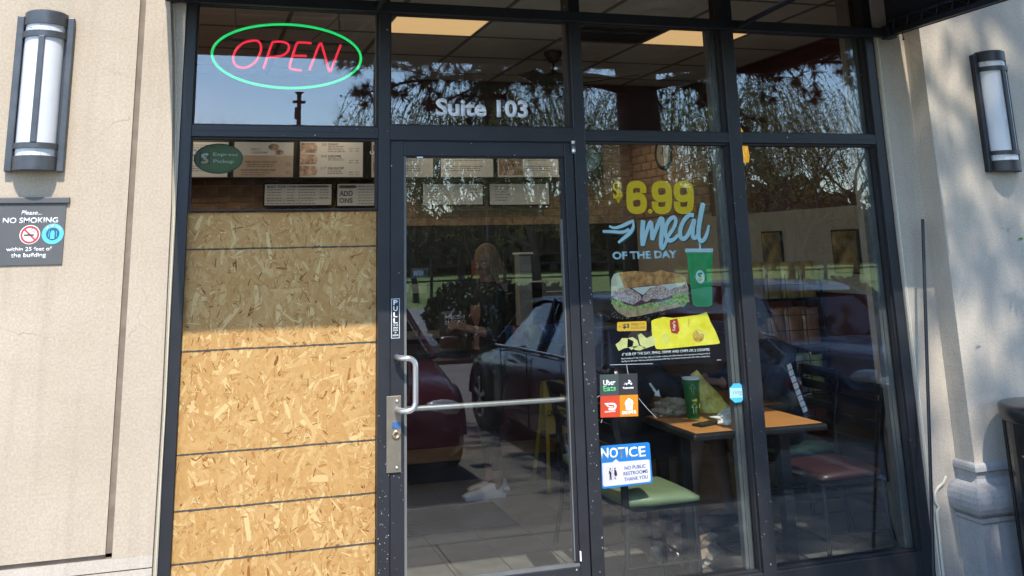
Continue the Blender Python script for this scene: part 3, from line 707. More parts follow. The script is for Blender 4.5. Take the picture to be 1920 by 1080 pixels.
M_GRN = mat('oval_green', (.030,.065,.008), .5, vary=.1, scale=5)
M_CRM = mat('faded_cream_print', (.30,.34,.24), .55, vary=.03)
M_DKRIM = mat('dark_green_rim', (.008,.018,.01), .5)
def smark(cx, cz, w, h, Y, ma, mb_, parent):
    """two interlocking arrow strokes forming an S"""
    def stroke(pts, m, nm):
        q = [(cx+u*w, cz+v*h) for u, v in pts]; k = MB(); r = w*.13
        for i in range(len(q)-1):
            a, b = Vector((q[i][0], 0, q[i][1])), Vector((q[i+1][0], 0, q[i+1][1])); d = (b-a).normalized(); nn = Vector((-d.z, 0, d.x))*r; e = d*r*.5
            k.prism([((a-e+nn).x, (a-e+nn).z), ((a-e-nn).x, (a-e-nn).z), ((b+e-nn).x, (b+e-nn).z), ((b+e+nn).x, (b+e+nn).z)], Y-i*.00001, Y-.0004-i*.00001)
        k.build(nm, m, parent)
    stroke([(.12,.05),(-.12,.12),(-.3,.2),(-.3,.34),(-.12,.42),(.2,.42)], ma, 'mark_stroke')
    stroke([(-.12,-.05),(.12,-.12),(.3,-.2),(.3,-.34),(.12,-.42),(-.3,-.42)], mb_, 'mark_stroke')
    for s_, m in ((1, ma), (-1, mb_)):
        MB().prism([(cx+s_*.18*w, cz+s_*.62*h), (cx+s_*.48*w, cz+s_*.42*h), (cx+s_*.18*w, cz+s_*.22*h)], Y-.0005, Y-.0009).build('mark_arrowhead', m, parent)
t = thing('express_pickup_sign', 'dark green oval Express Pickup sign behind the glass above the chipboard', 'sign', at(409, 297, YI+.02))
a = at(363, 297, YI+.02); b = at(456, 293, YI+.02); c = at(409, 269, YI+.02); d_ = at(408, 326, YI+.02)
Ys = YI+.02
disc((a.x+b.x)/2, (c.z+d_.z)/2, (b.x-a.x)/2, Ys, .002, M_DKRIM, 'sign_rim', t, rz=(c.z-d_.z)/2)
disc((a.x+b.x)/2, (c.z+d_.z)/2, (b.x-a.x)/2-.006, Ys-.0025, .001, M_GRN, 'sign_face', t, rz=(c.z-d_.z)/2-.006)
q = at(384, 297, Ys-.0036); MB().box(q.x-.024, q.x+.022, Ys-.0042, Ys-.0036, q.z-.027, q.z+.026).build('mark_tile', M_DKRIM, t)
smark(q.x, q.z, .036, .042, Ys-.0043, M_CRM, mat('faded_ochre', (.30,.25,.10), .55), t)
ptext('Express', 400, 286, 294, 446, 291, Ys-.0037, M_CRM, t, bold=.015); ptext('Pickup', 400, 299, 307.5, 439, 303, Ys-.0037, M_CRM, t, bold=.015)
# second oval sign at the left of the third pane, seen faded
t = thing('hanging_oval_sign', 'faded grey green oval sign at the top left of the third window', 'sign', at(1098, 300, .12))
q = at(1095, 298, .12); disc(q.x, q.z, .094, .12, .002, M_DKRIM, 'sign_rim', t, rz=.07)
disc(q.x, q.z, .088, .1175, .001, mat('grey_green_card', (.10,.115,.085), .6, vary=.15), 'sign_face', t, rz=.064)
# two white cup hooks
for i, (x, y, f) in enumerate(((363.5, 286, 1), (697.5, 286, -1))):
    c = at(x, y, .07); k = MB()
    pts = [(c.x+.0085*math.cos(a_)*1, .066, c.z+.0085*math.sin(a_)) for a_ in [PI*(.75-1.45*j/12) if f > 0 else PI*(.75+1.45*j/12) for j in range(13)]]
    k.tube(pts, .0022, 6); o = k.build('cup_hook', M_WHITE)
    top(o, ('small white hook open to the left, beside the green oval sign', 'small white hook open to the right, near the mullion by the door')[i], 'hook', 'white hooks above the chipboard')

# ------------------------------------------------------------------ meal poster (cut vinyl on the inside of the glass)
M_YEL = mat('poster_yellow', (.95,.60,.0), .5, vary=.04)
M_ICE = mat('poster_pale_blue', (.55,.80,.86), .5, vary=.03)
M_DKG = mat('poster_dark_green', (.01,.07,.05), .5)
po = thing('meal_poster', 'meal of the day window poster with price, sandwich, green cup and yellow chips bag', 'poster', at(1240, 500, YI+.004))
YP = YI+.003
# transparent film is not built; the printed shapes are
ptext('$', 1148, 338, 380, 1168, 360, YP, M_YEL, po, bold=.03)
DIGIT = []
c = at(1219, 396, YP); disc(c.x, c.z, .012, YP, .0006, M_YEL, 'decimal_point', po)
def brush(strokes, Y, m, nm, parent, sc=1):
    k = MB(); n_ = 0
    for pts in strokes:
        q = [(x, y, w) for x, y, w in pts]
        for _ in range(2):
            r = [q[0]]
            for i in range(len(q)-1):
                a, b = q[i], q[i+1]; r += [tuple(a[j]*.75+b[j]*.25 for j in range(3)), tuple(a[j]*.25+b[j]*.75 for j in range(3))]
            r.append(q[-1]); q = r
        P = [at(x, y, Y) for x, y, w in q]; Wd = [w*.00185*sc for _, _, w in q]
        L, R = [], []
        for i, p in enumerate(P):
            d = (P[min(i+1, len(P)-1)]-P[max(i-1, 0)]).normalized(); nn = Vector((-d.z, 0, d.x))*Wd[i]*.5
            L.append(p+nn); R.append(p-nn)
        for i in range(len(P)-1):
            z_ = n_*.000012; n_ += 1
            k._add([(L[i].x, Y-z_, L[i].z), (R[i].x, Y-z_, R[i].z), (R[i+1].x, Y-z_, R[i+1].z), (L[i+1].x, Y-z_, L[i+1].z)], [(0,1,2,3)])
    o = k.build(nm, m, parent); return o
six = [(1206,362),(1206,352),(1202,346.5),(1193,345),(1184,347),(1181,353),(1180.5,370),(1181,387),(1185,393),(1194,395),(1203,393),(1206.5,388),(1207,379),(1205,371),(1199,367.5),(1192,367.5),(1184,371)]
brush([[(x, y, 14) for x, y in six]], YP, M_YEL, 'digit', po, 1.38)
for cx_9 in (1240.5, 1281.5): brush([[(cx_9-(x-1194), 740-y, 14) for x, y in six]], YP, M_YEL, 'digit', po, 1.38)
meal = [ [(1206,413,9),(1204,440,10),(1205,461,8)],
         [(1206,458,7),(1212,435,7),(1220,413,8),(1222,425,8),(1223,450,8)],
         [(1223,450,7),(1231,428,8),(1240,406,9),(1243,416,9),(1240,440,9),(1239,462,9),(1242,467,7),(1247,458,6)],
         [(1247,458,6),(1252,443,7),(1262,430,7),(1268,416,7),(1265,406,7),(1256,410,8),(1248,424,8),(1247,440,8),(1253,452,8),(1262,450,7),(1272,440,6)],
         [(1301,404,8),(1292,402,8),(1281,414,8),(1274,432,9),(1276,448,8),(1285,448,8),(1295,430,8),(1303,406,8),(1299,428,8),(1298,446,8),(1304,447,7),(1310,436,7)],
         [(1318,381,10),(1313,405,10),(1309,432,9),(1310,450,8),(1317,453,8),(1325,441,7),(1329,422,5)] ]
brush([[(x+2, y+2.5, w) for x, y, w in s] for s in meal], YP+.0004, M_DKG, 'lettering_shadow', po, 1.45)
brush(meal, YP-.0003, M_ICE, 'lettering', po, 1.45)
arrow = [[(1130,434,7),(1148,434,8),(1168,436,8),(1180,430,9)], [(1142,424,5),(1152,428,7),(1166,424,9),(1178,418,10),(1188,414,7)], [(1187,412,3),(1188,426,9),(1182,436,11),(1170,446,9),(1159,455,6)]]
brush([[(x+1.5, y+2.5, w) for x, y, w in s] for s in arrow], YP+.0004, M_DKG, 'arrow_shadow', po)
brush(arrow, YP-.0003, M_ICE, 'arrow', po)
ptext('OF THE DAY', 1148, 472, 487, 1270, 479, YP, M_ICE, po, bold=.045)
# cup
M_CUPG = mat('poster_cup_green', (.015,.34,.09), .5, vary=.15, scale=12)
ppoly([(1287,474),(1336,474),(1335,572),(1329,575),(1306,575),(1299,571)], YP, .0006, M_CUPG, 'cup', po); cup_ = po.children[-1] if False else [o for o in po.children if o.name.startswith('cup')][0]
ppoly([(1284,466),(1337,466),(1336,473),(1285,473)], YP-.0008, .0004, M_ICE, 'cup_lid', cup_)
ppoly([(1310,450),(1313,450),(1314,466),(1311,466)], YP-.0002, .0004, M_ICE, 'straw', cup_)
c = at(1313, 519, YP-.001); disc(c.x, c.z, .0255, YP-.001, .0004, M_ICE, 'cup_badge', cup_, rz=.032)
smark(c.x, c.z, .030, .038, YP-.0016, M_CUPG, M_YEL, cup_)
# sandwich
M_BREAD = mat('poster_bread', (.46,.16,.035), .6, vary=.4, scale=26, col2=(.64,.31,.09))
M_BREADC = mat('poster_crumb', (.72,.66,.48), .6, vary=.12, scale=60)
M_CHEESE = mat('poster_cheese', (.75,.75,.62), .5, vary=.05)
M_TUNA = mat('poster_filling', (.26,.09,.06), .6, vary=.5, scale=150, col2=(.74,.50,.40))
M_LET = mat('poster_lettuce', (.14,.30,.04), .6, vary=.5, scale=70, col2=(.42,.56,.14))
M_ONI = mat('poster_onion', (.13,.03,.06), .5, vary=.3, scale=60)
M_BREADB = mat('poster_lower_bread', (.52,.30,.10), .6, vary=.25, scale=40, col2=(.62,.45,.24))
def pp_(pts, lay, m, nm): ppoly(pts, YP-.0002-lay*.0004, .0003, m, nm, po)
pp_([(1146,562),(1150,575),(1158,585),(1176,595),(1200,592),(1240,583),(1285,573),(1290,562),(1240,560),(1180,560)], 0, M_BREADB, 'lower_bread')
pp_([(1143,562),(1149,556),(1146,570),(1153,568),(1158,578),(1170,574),(1180,582),(1192,577),(1205,580),(1216,574),(1230,577),(1243,570),(1256,573),(1266,568),(1276,573),(1282,577),(1285,568),(1293,566),(1290,553),(1293,549),(1280,546),(1170,552)], 1, M_LET, 'lettuce')
pp_([(1157,558),(1170,570),(1190,575),(1215,568),(1238,566),(1262,558),(1258,548),(1200,548),(1165,550)], 2, M_ONI, 'onion')
pp_([(1146,556),(1146,525),(1151,514),(1160,511),(1170,511),(1176,540)], 0, M_BREADC, 'bread_crumb')
pp_([(1160,511),(1190,508),(1225,511),(1240,506),(1252,510),(1275,514),(1284,520),(1287,528),(1250,533),(1215,536),(1185,539),(1172,541),(1165,525)], 3, M_BREAD, 'upper_bread')
pp_([(1185,540),(1215,537),(1250,533),(1286,529),(1286,534),(1265,540),(1255,545),(1246,538),(1232,536),(1218,541),(1206,553),(1198,549)], 4, M_CHEESE, 'cheese')
pp_([(1150,560),(1149,549),(1158,541),(1170,539),(1182,541),(1192,547),(1200,553),(1204,560),(1196,566),(1186,571),(1172,566),(1160,564)], 5, M_TUNA, 'filling')
pp_([(1203,562),(1210,550),(1222,539),(1234,534),(1246,537),(1256,545),(1266,541),(1278,536),(1287,530),(1291,540),(1290,549),(1280,552),(1270,549),(1256,556),(1240,561),(1222,560),(1212,566)], 6, M_TUNA, 'filling')
for (x, y, x2, y2) in ((1208,512,1216,529),(1206,514,1222,520),(1236,508,1240,521),(1248,510,1255,526),(1178,512,1176,526),(1186,520,1196,514)):
    brush([[(x,y,3),((x+x2)/2+1,(y+y2)/2,3.5),(x2,y2,2)]], YP-.0016, M_BREADC, 'bread_crack', po)
rnd = random.Random(5); k = MB()
for i in range(40):
    x, y = rnd.uniform(1146, 1250), 0; y = 590 + (x-1146)*-.03 + rnd.uniform(-3, 9) - (abs(x-1185) > 30)*5
    c = at(x, y, YP); r = rnd.uniform(.0006, .0018); k.box(c.x-r, c.x+r, YP-.0004, YP, c.z-r, c.z+r)
k.build('crumbs', M_BREADC, po, kind='stuff')
# +$3 tag
M_ORG = mat('poster_amber', (.72,.42,.02), .5, vary=.08, scale=6)
ppoly([(1159,604),(1210,602),(1212,604),(1212,618),(1210,620),(1159,621),(1157,619),(1157,606)], YP-.0002, .0005, M_ORG, 'price_tag', po); tag_ = [o for o in po.children if o.name.startswith('price_tag')][0]
ptext('$3', 1167, 607, 617, 1180, 611, YP-.0009, M_DKG, tag_, bold=.04); ptext('+', 1160, 611, 615, 1164, 613, YP-.0009, M_DKG, tag_)
ptext('MAKE IT A', 1184, 606, 611, 1208, 608, YP-.0009, M_DKG, tag_); ptext('FOOTLONG', 1184, 613, 617.5, 1210, 615, YP-.0009, M_DKG, tag_)
# chips bag
M_BAG = mat('poster_bag_yellow', (.78,.68,.0), .4, vary=.12, scale=9, col2=(.80,.74,.10))
M_CHIP = mat('poster_chip', (.62,.62,.24), .5, vary=.12, scale=30)
ppoly([(1221,602),(1226,599),(1244,594),(1262,596),(1280,594),(1310,590),(1325,585),(1332,603),(1342,622),(1350,643),(1345,645),(1300,649),(1270,652),(1240,655),(1230,654),(1224,640),(1222,620)], YP-.0002, .0006, M_BAG, 'chips_bag', po); bag_ = [o for o in po.children if o.name.startswith('chips_bag')][0]
for pts in ([(1154,646),(1162,640),(1166,634),(1176,634),(1188,640),(1186,650),(1170,653),(1160,658)], [(1177,634),(1186,632),(1195,638),(1198,648),(1184,656),(1176,650)], [(1196,628),(1202,625),(1212,634),(1224,629),(1230,640),(1226,648),(1208,654),(1200,646)], [(1186,650),(1198,648),(1212,652),(1200,657),(1190,656)]):
    ppoly(pts, YP-.0012, .0004, M_CHIP, 'potato_chip', po)
c = at(1248, 635, YP); disc(c.x, c.z, .024, YP-.001, .0003, mat('poster_chip_ghost', (.70,.66,.12), .5), 'bag_chip', bag_, rz=.024)
c = at(1264, 611, YP); disc(c.x+.004, c.z, .030, YP-.001, .0003, mat('poster_bag_gold', (.80,.60,.0), .4), 'bag_roundel', bag_, rz=.030)
RB = PI/2-.1
ppoly([(1256,600),(1270,597),(1274,620),(1270,626),(1259,624),(1256,610)], YP-.0016, .0003, mat('poster_bag_red', (.38,.03,.02), .45), 'bag_banner', bag_)
text("Lay's", c.x-.0235, c.x+.0215, c.z-.010, c.z+.011, YP-.0021, mat('poster_bag_letter', (.75,.72,.6), .5), bag_, rot=RB, bold=.025, thick=.0002)
c = at(1291, 605, YP); text('Classic', c.x-.018, c.x+.018, c.z-.005, c.z+.005, YP-.0011, mat('poster_brown', (.25,.17,.01), .5), bag_, rot=RB, thick=.0002)
c = at(1309, 630, YP); disc(c.x, c.z, .031, YP-.001, .0003, mat('poster_potato', (.42,.21,.03), .5, vary=.25, scale=30, col2=(.62,.47,.05)), 'bag_potato', bag_, rz=.030)
for dx in (0, 5, 10): brush([[(1304+dx, 616+dx*.7, 2),(1312+dx, 624+dx*.3, 3.5),(1323, 628-dx*.1-3+dx*.3, 2)]], YP-.0015, M_CHIP, 'potato_slice', bag_)
M_TXT = mat('poster_white_text', (.60,.63,.62), .5)
ptext('6" SUB OF THE DAY, SMALL DRINK AND CHIPS OR 2 COOKIES', 1166, 662, 668.5, 1331, 658.5, YP, M_TXT, po, bold=.03)
for i, s_ in enumerate(('Meal includes a 6" Sub of the Day, chips or 2 regular cookies, and a 20oz fountain drink. Upgrade to a Footlong Sub of', 'the Day for $3 more. Add-ons and bottled beverages Add\'l. Plus Tax. Cannot combine with other offers. Limited time.')):
    ptext(s_, 1165, 671+i*5.2, 675+i*5.2, 1332, 669+i*4.6, YP, M_TXT, po, bold=.02)
ppoly([(1144,683.6),(1224,681.4),(1224,682.4),(1144,684.6)], YP, .0005, M_TXT, 'film_edge', po); ppoly([(1344,674.6),(1352,674.2),(1352,675.2),(1344,675.6)], YP, .0005, M_TXT, 'film_edge', po)

# ------------------------------------------------------------------ delivery sticker, notice, ring sticker
t = thing('delivery_sticker', 'square four colour sticker of meal delivery services above the blue notice', 'sticker', at(1161, 741, YD))
Q = lambda x, y: (x, y)
def quad(x0, y0, x1, y1, sl, m, nm, par, lay=0):
    return ppoly([(x0, y0), (x1, y0+sl*(x1-x0)), (x1+.012*(y1-y0), y1+sl*(x1-x0)), (x0+.012*(y1-y0)*1., y1)], YD-lay*.0004, .0003, m, nm, par)
quad(1124.5, 702.5, 1160, 742, -.035, mat('uber_tile', (.045,.06,.058), .45, vary=.1), 'sticker_tile', t)
quad(1160.4, 701, 1195, 740.5, -.035, mat('courier_tile', (.028,.028,.03), .45, vary=.1), 'sticker_tile', t)
quad(1125.5, 742.4, 1161, 783, -.035, mat('dash_tile', (.46,.048,.018), .45, vary=.1), 'sticker_tile', t)
quad(1161.5, 741, 1196, 781.5, -.035, mat('hub_tile', (.58,.20,.008), .45, vary=.1), 'sticker_tile', t)
YS = YD-.0005
ptext('Uber', 1131, 713, 723.5, 1154, 716.5, YS, M_WHITE, t, bold=.02); ptext('Eats', 1131, 724, 734.5, 1155, 728, YS, mat('mint_print', (.10,.55,.20), .5), t, bold=.02)
ptext('Postmates', 1168, 725.5, 730, 1188, 726, YS, M_WHITE, t, bold=.03)
c = at(1179, 718, YS)
k = MB()
for (dx, dz, r) in ((-.012,-.004,.0045),(.012,-.004,.005),(.002,.010,.004),(-.02,.0,.002),(-.024,-.006,.0018),(.0,.0,.005),(.008,.006,.003)):
    k.prism([(c.x+dx+r*math.cos(2*PI*j/10), c.z+dz+r*math.sin(2*PI*j/10)) for j in range(10)], YS-abs(dx)*.01, YS-.0004-abs(dx)*.01)
k.build('courier_mark', M_WHITE, t)
brush([[(1134,757,2.5),(1142,757,3.5),(1152,757,5),(1155,762,5),(1151,768,4.5),(1141,767,3.5)]], YS, M_WHITE, 'swoosh_mark', t)
brush([[(1136,757,3),(1141,763,3),(1150,763,2)]], YS-.0003, M_WHITE, 'swoosh_mark', t)
ptext('DOORDASH', 1134, 771, 774, 1154, 771, YS, M_WHITE, t, bold=.02)
ppoly([(1171,758),(1173,752),(1179,746),(1186,751),(1188,757),(1186,757),(1186,768),(1174,769),(1173,758)], YS, .0003, M_WHITE, 'house_mark', t)
for x in (1177, 1182): ppoly([(x,754),(x+1.6,754),(x+1.6,766),(x,766)], YS-.0004, .0002, mat('hub_tile', (.5,.2,.01)), 'cutlery_mark', t)
ptext('GRUBHUB', 1166, 771, 778, 1193, 773, YS, M_WHITE, t, bold=.03)
t = thing('restroom_notice', 'blue and white NOTICE sign about public restrooms low on the third window', 'sign', at(1174, 873, YD))
M_BLUE = mat('notice_blue', (.012,.15,.43), .45, vary=.04); M_LIL = mat('notice_white', (.54,.52,.58), .45, vary=.03)
ppoly([(1126,838),(1128,836),(1215,829),(1218,832),(1223.5,902),(1221,905.5),(1131,916.5),(1128.5,914)], YD, .001, M_BLUE, 'notice_panel', t)
ppoly([(1129,868.5),(1148,867),(1155,861),(1161,866),(1216,861.5),(1218,863),(1220,900),(1218,903),(1133,912.5),(1130.5,910)], YD-.0012, .0004, M_LIL, 'notice_field', t)
YN = YD-.0014
ptext('N', 1127, 841, 861, 1141, 850, YN, M_WHITE, t, bold=.02)
def ptr(b, xl, yt, yb, xr, **k): 
    a_, b_, c_ = at(xl, yt, YN), at(xl, yb, YN), at(xr, yt-.035*(xr-xl), YN)
    text(b, a_.x, c_.x, (b_.z+at(xr, yb-.045*(xr-xl), YN).z)/2, (a_.z+c_.z)/2, YN, k.pop('m', M_WHITE), t, **k)
for ch, xl, xr in (('O',1142.5,1158),('T',1158.5,1171),('I',1173,1176.5),('C',1178.5,1194.5),('E',1197,1210)):
    ptr(ch, xl, 840.5-(xl-1127)*.045, 860.5-(xl-1127)*.05, xr, bold=.02)
M_NTX = mat('notice_text', (.015,.06,.20), .5)
for i, (s_, xl, xr) in enumerate((('NO PUBLIC',1171,1211),('RESTROOMS',1169,1215),('THANK YOU',1170,1215))):
    YN2 = YD-.0018; a_, b_, c_ = at(xl, 875.5+i*10.6, YN2), at(xl, 882.5+i*10.6, YN2), at(xr, 878+i*10.4, YN2)
    text(s_, a_.x, c_.x, b_.z+.0035, a_.z+.0035, YN2, M_NTX, t, bold=.02, rot=.02)
YN3 = YD-.0018; c = at(1149, 888, YN3)
disc(c.x, c.z, .035, YN3, .0002, mat('notice_ring', (.48,.45,.5), .5), 'symbol_ring', t, r_in=.0335)
def figure(cx, cz, skirt):
    disc(cx, cz+.021, .004, YN3, .0003, M_BLACK, 'figure_symbol', t, n=14)
    b_ = [(-.006,.015),(.006,.015),(.0085,0),(.006,-.001),(.004,.009),(.0055,-.026),(.001,-.026),(0,-.006),(-.001,-.026),(-.0055,-.026),(-.004,.009),(-.006,-.001),(-.0085,0)] if not skirt else [(-.005,.015),(.005,.015),(.009,.002),(.010,-.010),(.004,-.011),(.004,-.026),(.001,-.026),(.0005,-.011),(-.001,-.011),(-.001,-.026),(-.004,-.026),(-.004,-.011),(-.008,-.010),(-.004,.004)]
    me = MB().prism([(cx+u, cz+v) for u, v in b_], YN3, YN3-.0003).mesh('figure_symbol')
    bm = bmesh.new(); bm.from_mesh(me); bmesh.ops.triangulate(bm, faces=[f for f in bm.faces if len(f.verts) > 4]); bm.to_mesh(me); bm.free()
    linkmesh('figure_symbol', me, M_BLACK, t)
figure(c.x-.012, c.z, 0); figure(c.x+.012, c.z, 1)
MB().box(c.x-.0006, c.x+.0006, YN3-.0003, YN3, c.z-.027, c.z+.027).build('symbol_divider', M_BLACK, t)
MB().obox(Matrix.Translation((c.x, YN3-.0008, c.z-.001)) @ Matrix.Rotation(.85, 4, 'Y'), .048, .0004, .0035).build('symbol_bar', M_LIL, t)
t = thing('ring_sticker', 'small light blue octagonal security sticker on the third window by the mullion', 'sticker', at(1381, 737, YD))
oc = [(1376,719),(1387,719),(1396,727),(1397,745),(1389,754),(1378,755),(1369,747),(1368,728)]
ppoly(oc, YD, .0006, mat('ring_pale', (.35,.60,.74), .4), 'sticker_field', t)
ppoly([(1376,719),(1387,719),(1396,727),(1368.3,727.5)], YD-.0008, .0003, mat('ring_blue', (.06,.40,.68), .4), 'sticker_band', t)
ppoly([(1368.8,746),(1397,745),(1389,754),(1378,755)], YD-.0008, .0003, MATS['ring_blue'], 'sticker_band', t)
ptext('ring', 1374, 732, 743, 1391, 737, YD-.0008, mat('ring_grey', (.12,.22,.30), .5), t)
# scratches and tape threads on the third pane
t = thing('pane_scratches', 'thin white scratches etched around the delivery sticker on the third window', 'scratches', at(1200, 720, YD))
for pts in ([(1175,684),(1176,692),(1178,702)], [(1197,746),(1210,762),(1231,784)], [(1129,786),(1127,793)], [(1124,742),(1118,746)]):
    q = [at(x, y, YD) for x, y in pts]; MB().tube(q, .0007, 4).build('scratch', M_SILVER, t)
# ================================================================== ROD AND BIN AT THE RIGHT
a, b = at(1730, 411, -.10), at(1751, 1090, -.16)
rd = MB(); rd.tube([a, a.lerp(b, .03), b.lerp(a, .0)], .0085, 10)
o = rd.build('metal_rod', M_BLACK); top(o, 'thin black metal rod leaning in the corner between window frame and pilaster', 'rod')
by, br = -.41, .23
c0 = at(1884, 790, by)
bx = c0.x + br + .055; bz = at(1884, 762, by).z
bn = thing('litter_bin', 'black perforated metal litter bin with a round rim at the right edge', 'litter bin', (bx, by, 0))
M_BIN = mat('bin_black_steel', (.014,.015,.017), .3, .3, vary=.25, rvary=.1, coat=.3)
MB().lathe([(0,bz-.004),(br*.86,bz-.002),(br*.97,bz-.006),(br,bz-.016),(br*1.0,bz-.075),(br*.96,bz-.082),(br*.93,bz-.082)], (bx, by, 0), 48).build('lid', M_BIN, bn)
# body with a window in it: perforated panels between posts
for i in range(8):
    a_ = 2*PI*i/8+.25
    p = lambda r, aa, z: (bx+r*math.cos(aa), by+r*math.sin(aa), z)
    rr_ = br*.93
    front = i in (4, 5)
    for (zl, zh) in (((.03, bz-.30), (bz-.175, bz-.082)) if front else ((.03, bz-.082),)):
        k = MB(); n_ = 6
        for j in range(n_):
            u, v = a_+(PI/4)*j/n_, a_+(PI/4)*(j+1)/n_
            k._add([p(rr_, u, zl), p(rr_, v, zl), p(rr_, v, zh), p(rr_, u, zh)], [(0,1,2,3)], True)
        k.build('side_panel', M_BIN, bn)
    MB().box(bx+rr_*math.cos(a_)-.008, bx+rr_*math.cos(a_)+.008, by+rr_*math.sin(a_)-.008, by+rr_*math.sin(a_)+.008, .0, bz-.08, .002).build('post', M_BIN, bn)
k = MB(); rnd = random.Random(2)
for i in range(5):
    for j in range(9):
        a_ = PI+.3+.045*i+(j % 2)*.022; k.lathe([(0,0),(.004,0)], (0,0,0), 6) if False else None
        r_ = br*.935; c = Vector((bx+r_*math.cos(a_), by+r_*math.sin(a_), bz-.10-.009*j)); k.tube([c, c+Vector((math.cos(a_), math.sin(a_), 0))*.0006], .0032, 6)
k.build('perforations', mat('perforation_light', (.33,.36,.4), .6), bn, kind='stuff')
k = MB()
for i in range(260):
    a_ = rnd.uniform(0, 2*PI); r_ = br*.88*math.sqrt(rnd.random()); c = Vector((bx+r_*math.cos(a_), by+r_*math.sin(a_), bz-.29+rnd.uniform(-.03,.07)-.1*(r_/br)*0))
    s = rnd.uniform(.012,.028); M_ = Matrix.Translation(c) @ Matrix.Rotation(rnd.uniform(0,6.28), 4, 'Z') @ Matrix.Rotation(rnd.uniform(-1,1), 4, 'X')
    k.obox(M_, s*1.6, s, s*.3)
k.build('dry_litter', mat('dry_leaves', (.36,.25,.14), .8, vary=.4, scale=20), bn, kind='stuff')
MB().lathe([(0,bz-.36),(br*.9,bz-.36)], (bx,by,0), 24).build('liner', M_BIN, bn)

# ================================================================== INTERIOR
CZ = 3.04
M_TILE = mat('ceiling_tile', (.82,.79,.72), .9, vary=.08, scale=5, bump=.3, bscale=140)
M_TILED = mat('dusty_return_grille', (.06,.055,.05), .8, vary=.5, scale=9)
M_TBAR = mat('ceiling_grid_bar', (.26,.245,.215), .6, vary=.08)
M_MAROON = mat('maroon_wall_paint', (.10,.022,.020), .75, vary=.12, scale=3)
M_BRICKW = mat('interior_brick', (.36,.24,.165), .85, vary=.35, scale=9, bump=.4, bscale=70)
M_MORT = mat('mortar', (.50,.42,.32), .9, vary=.15, scale=20)
M_TAN = mat('tan_wall_paint', (.44,.41,.35), .85, vary=.06, scale=3)
M_WAIN = mat('wainscot_brown', (.10,.072,.048), .7, vary=.25, scale=4, stretch=(1,1,.3))
M_DARKW = mat('dark_wood_trim', (.06,.03,.015), .5, vary=.3, scale=6, stretch=(1,1,8))
M_OAK = mat('honey_wood_trim', (.26,.14,.06), .5, vary=.2, scale=6, stretch=(1,8,8))
M_FT = mat('floor_tile_grey', (.125,.12,.103), .35, vary=.2, scale=7, rvary=.12, col2=(.16,.152,.135))
M_FT2 = mat('floor_tile_dark', (.03,.028,.026), .38, vary=.2, scale=7)
M_GROUT = mat('dark_grout', (.02,.019,.017), .8)
fl = thing('interior_floor', 'dark grey square tile floor inside the shop', 'floor', (2, 1, 0)); del fl['category']; fl['kind'] = 'structure'
MB().box(-1.5, 4.9, .125, 5.6, -.1, -.006).build('grout_bed', M_GROUT, fl)
proto = {}
def tile_mesh(m):
    if m.name not in proto:
        me = MB().box(-.1495, .1495, -.1495, .1495, -.0055, .0, .0015).mesh('floor_tile'); me.materials.append(m); proto[m.name] = me
    return proto[m.name]
n_t = 0
far = MB()
for i in range(-7, 12):
    for j in range(-3, 15):
        x = 1.45+.305*i+.1525; y = 1.10+.305*j-.1525
        if y < .30 or y > 5.4: continue
        if .8 < x < 4.6 and y < 3.2:
            m = M_FT
            o = bpy.data.objects.new('floor_tile', tile_mesh(m)); COL.objects.link(o); o.parent = fl
            o.location = Vector((x, y, 0)) - fl.location + Vector((0,0,random.uniform(-.0006,.0006)))
        else: far.box(x-.1495, x+.1495, y-.1495, y+.1495, -.0055, 0)
far.build('floor_tiles', M_FT, fl, kind='stuff')
MB().box(-.1, 3.75, .0, .124, -.15, -.021).box(.94, 1.85, -.03, .13, -.02, .008, .004).build('threshold', M_CHROME, fl)
mt = thing('floor_mat', 'dark ribbed floor mat lying inside the glass door', 'mat', (1.4, 1.8, .001))
MB().box(.62, 2.05, 1.62, 2.18, .001, .010, .003).build('mat_pad', mat('rubber_mat', (.018,.016,.015), .8, vary=.2), mt)
k = MB()
for i in range(18): k.box(.64, 2.03, 1.65+i*.0295, 1.662+i*.0295, .0102, .013)
k.build('mat_ribs', MATS['rubber_mat'], mt)

ce = thing('ceiling', 'white suspended tile ceiling', 'ceiling', (2, 1.6, CZ)); del ce['category']; ce['kind'] = 'structure'
GX = [1.20+.62*i for i in range(-4, 6)]; GXY = [-.20, .42, 1.05, 1.68, 2.36, 3.02, 3.34]
GXY = [.13, .42, 1.05, 1.68, 2.36, 3.02, 3.34]
MB().box(-1.6, 4.6, .13, 3.5, CZ+.03, CZ+.08).build('ceiling_deck', M_BLACK, ce)
tiles_at = {}
for i in range(len(GX)-1):
    for j in range(len(GXY)-1):
        cell = (round(GX[i], 2), round(GXY[j], 2))
        if cell in ((1.20,1.05),(3.06,1.05),(-1.28,1.05),(-.66,2.36),(-.66,.42),(-1.28,2.36)): continue
        x0, x1, y0, y1 = GX[i]+.012, GX[i+1]-.012, GXY[j]+.012, GXY[j+1]-.012
        MB().box(x0, x1, y0, y1, CZ, CZ+.015).build('return_grille' if cell == (2.44,1.05) else 'ceiling_tile', M_TILED if cell == (2.44,1.05) else M_TILE, ce)
        if cell == (2.44,1.05):
            k = MB()
            for q_ in range(14): k.box(x0+.02, x1-.02, y0+.02+q_*.04, y0+.045+q_*.04, CZ-.006, CZ-.001)
            k.build('grille_louvres', M_TILED, ce)
k = MB()
for x in GX: k.box(x-.013, x+.013, .13, 3.34, CZ-.006, CZ+.012)
k.build('grid_runners', M_TBAR, ce)
k = MB()
for y in GXY[1:]: 
    for i in range(len(GX)-1): k.box(GX[i]+.0135, GX[i+1]-.0135, y-.012, y+.012, CZ-.005, CZ+.012)
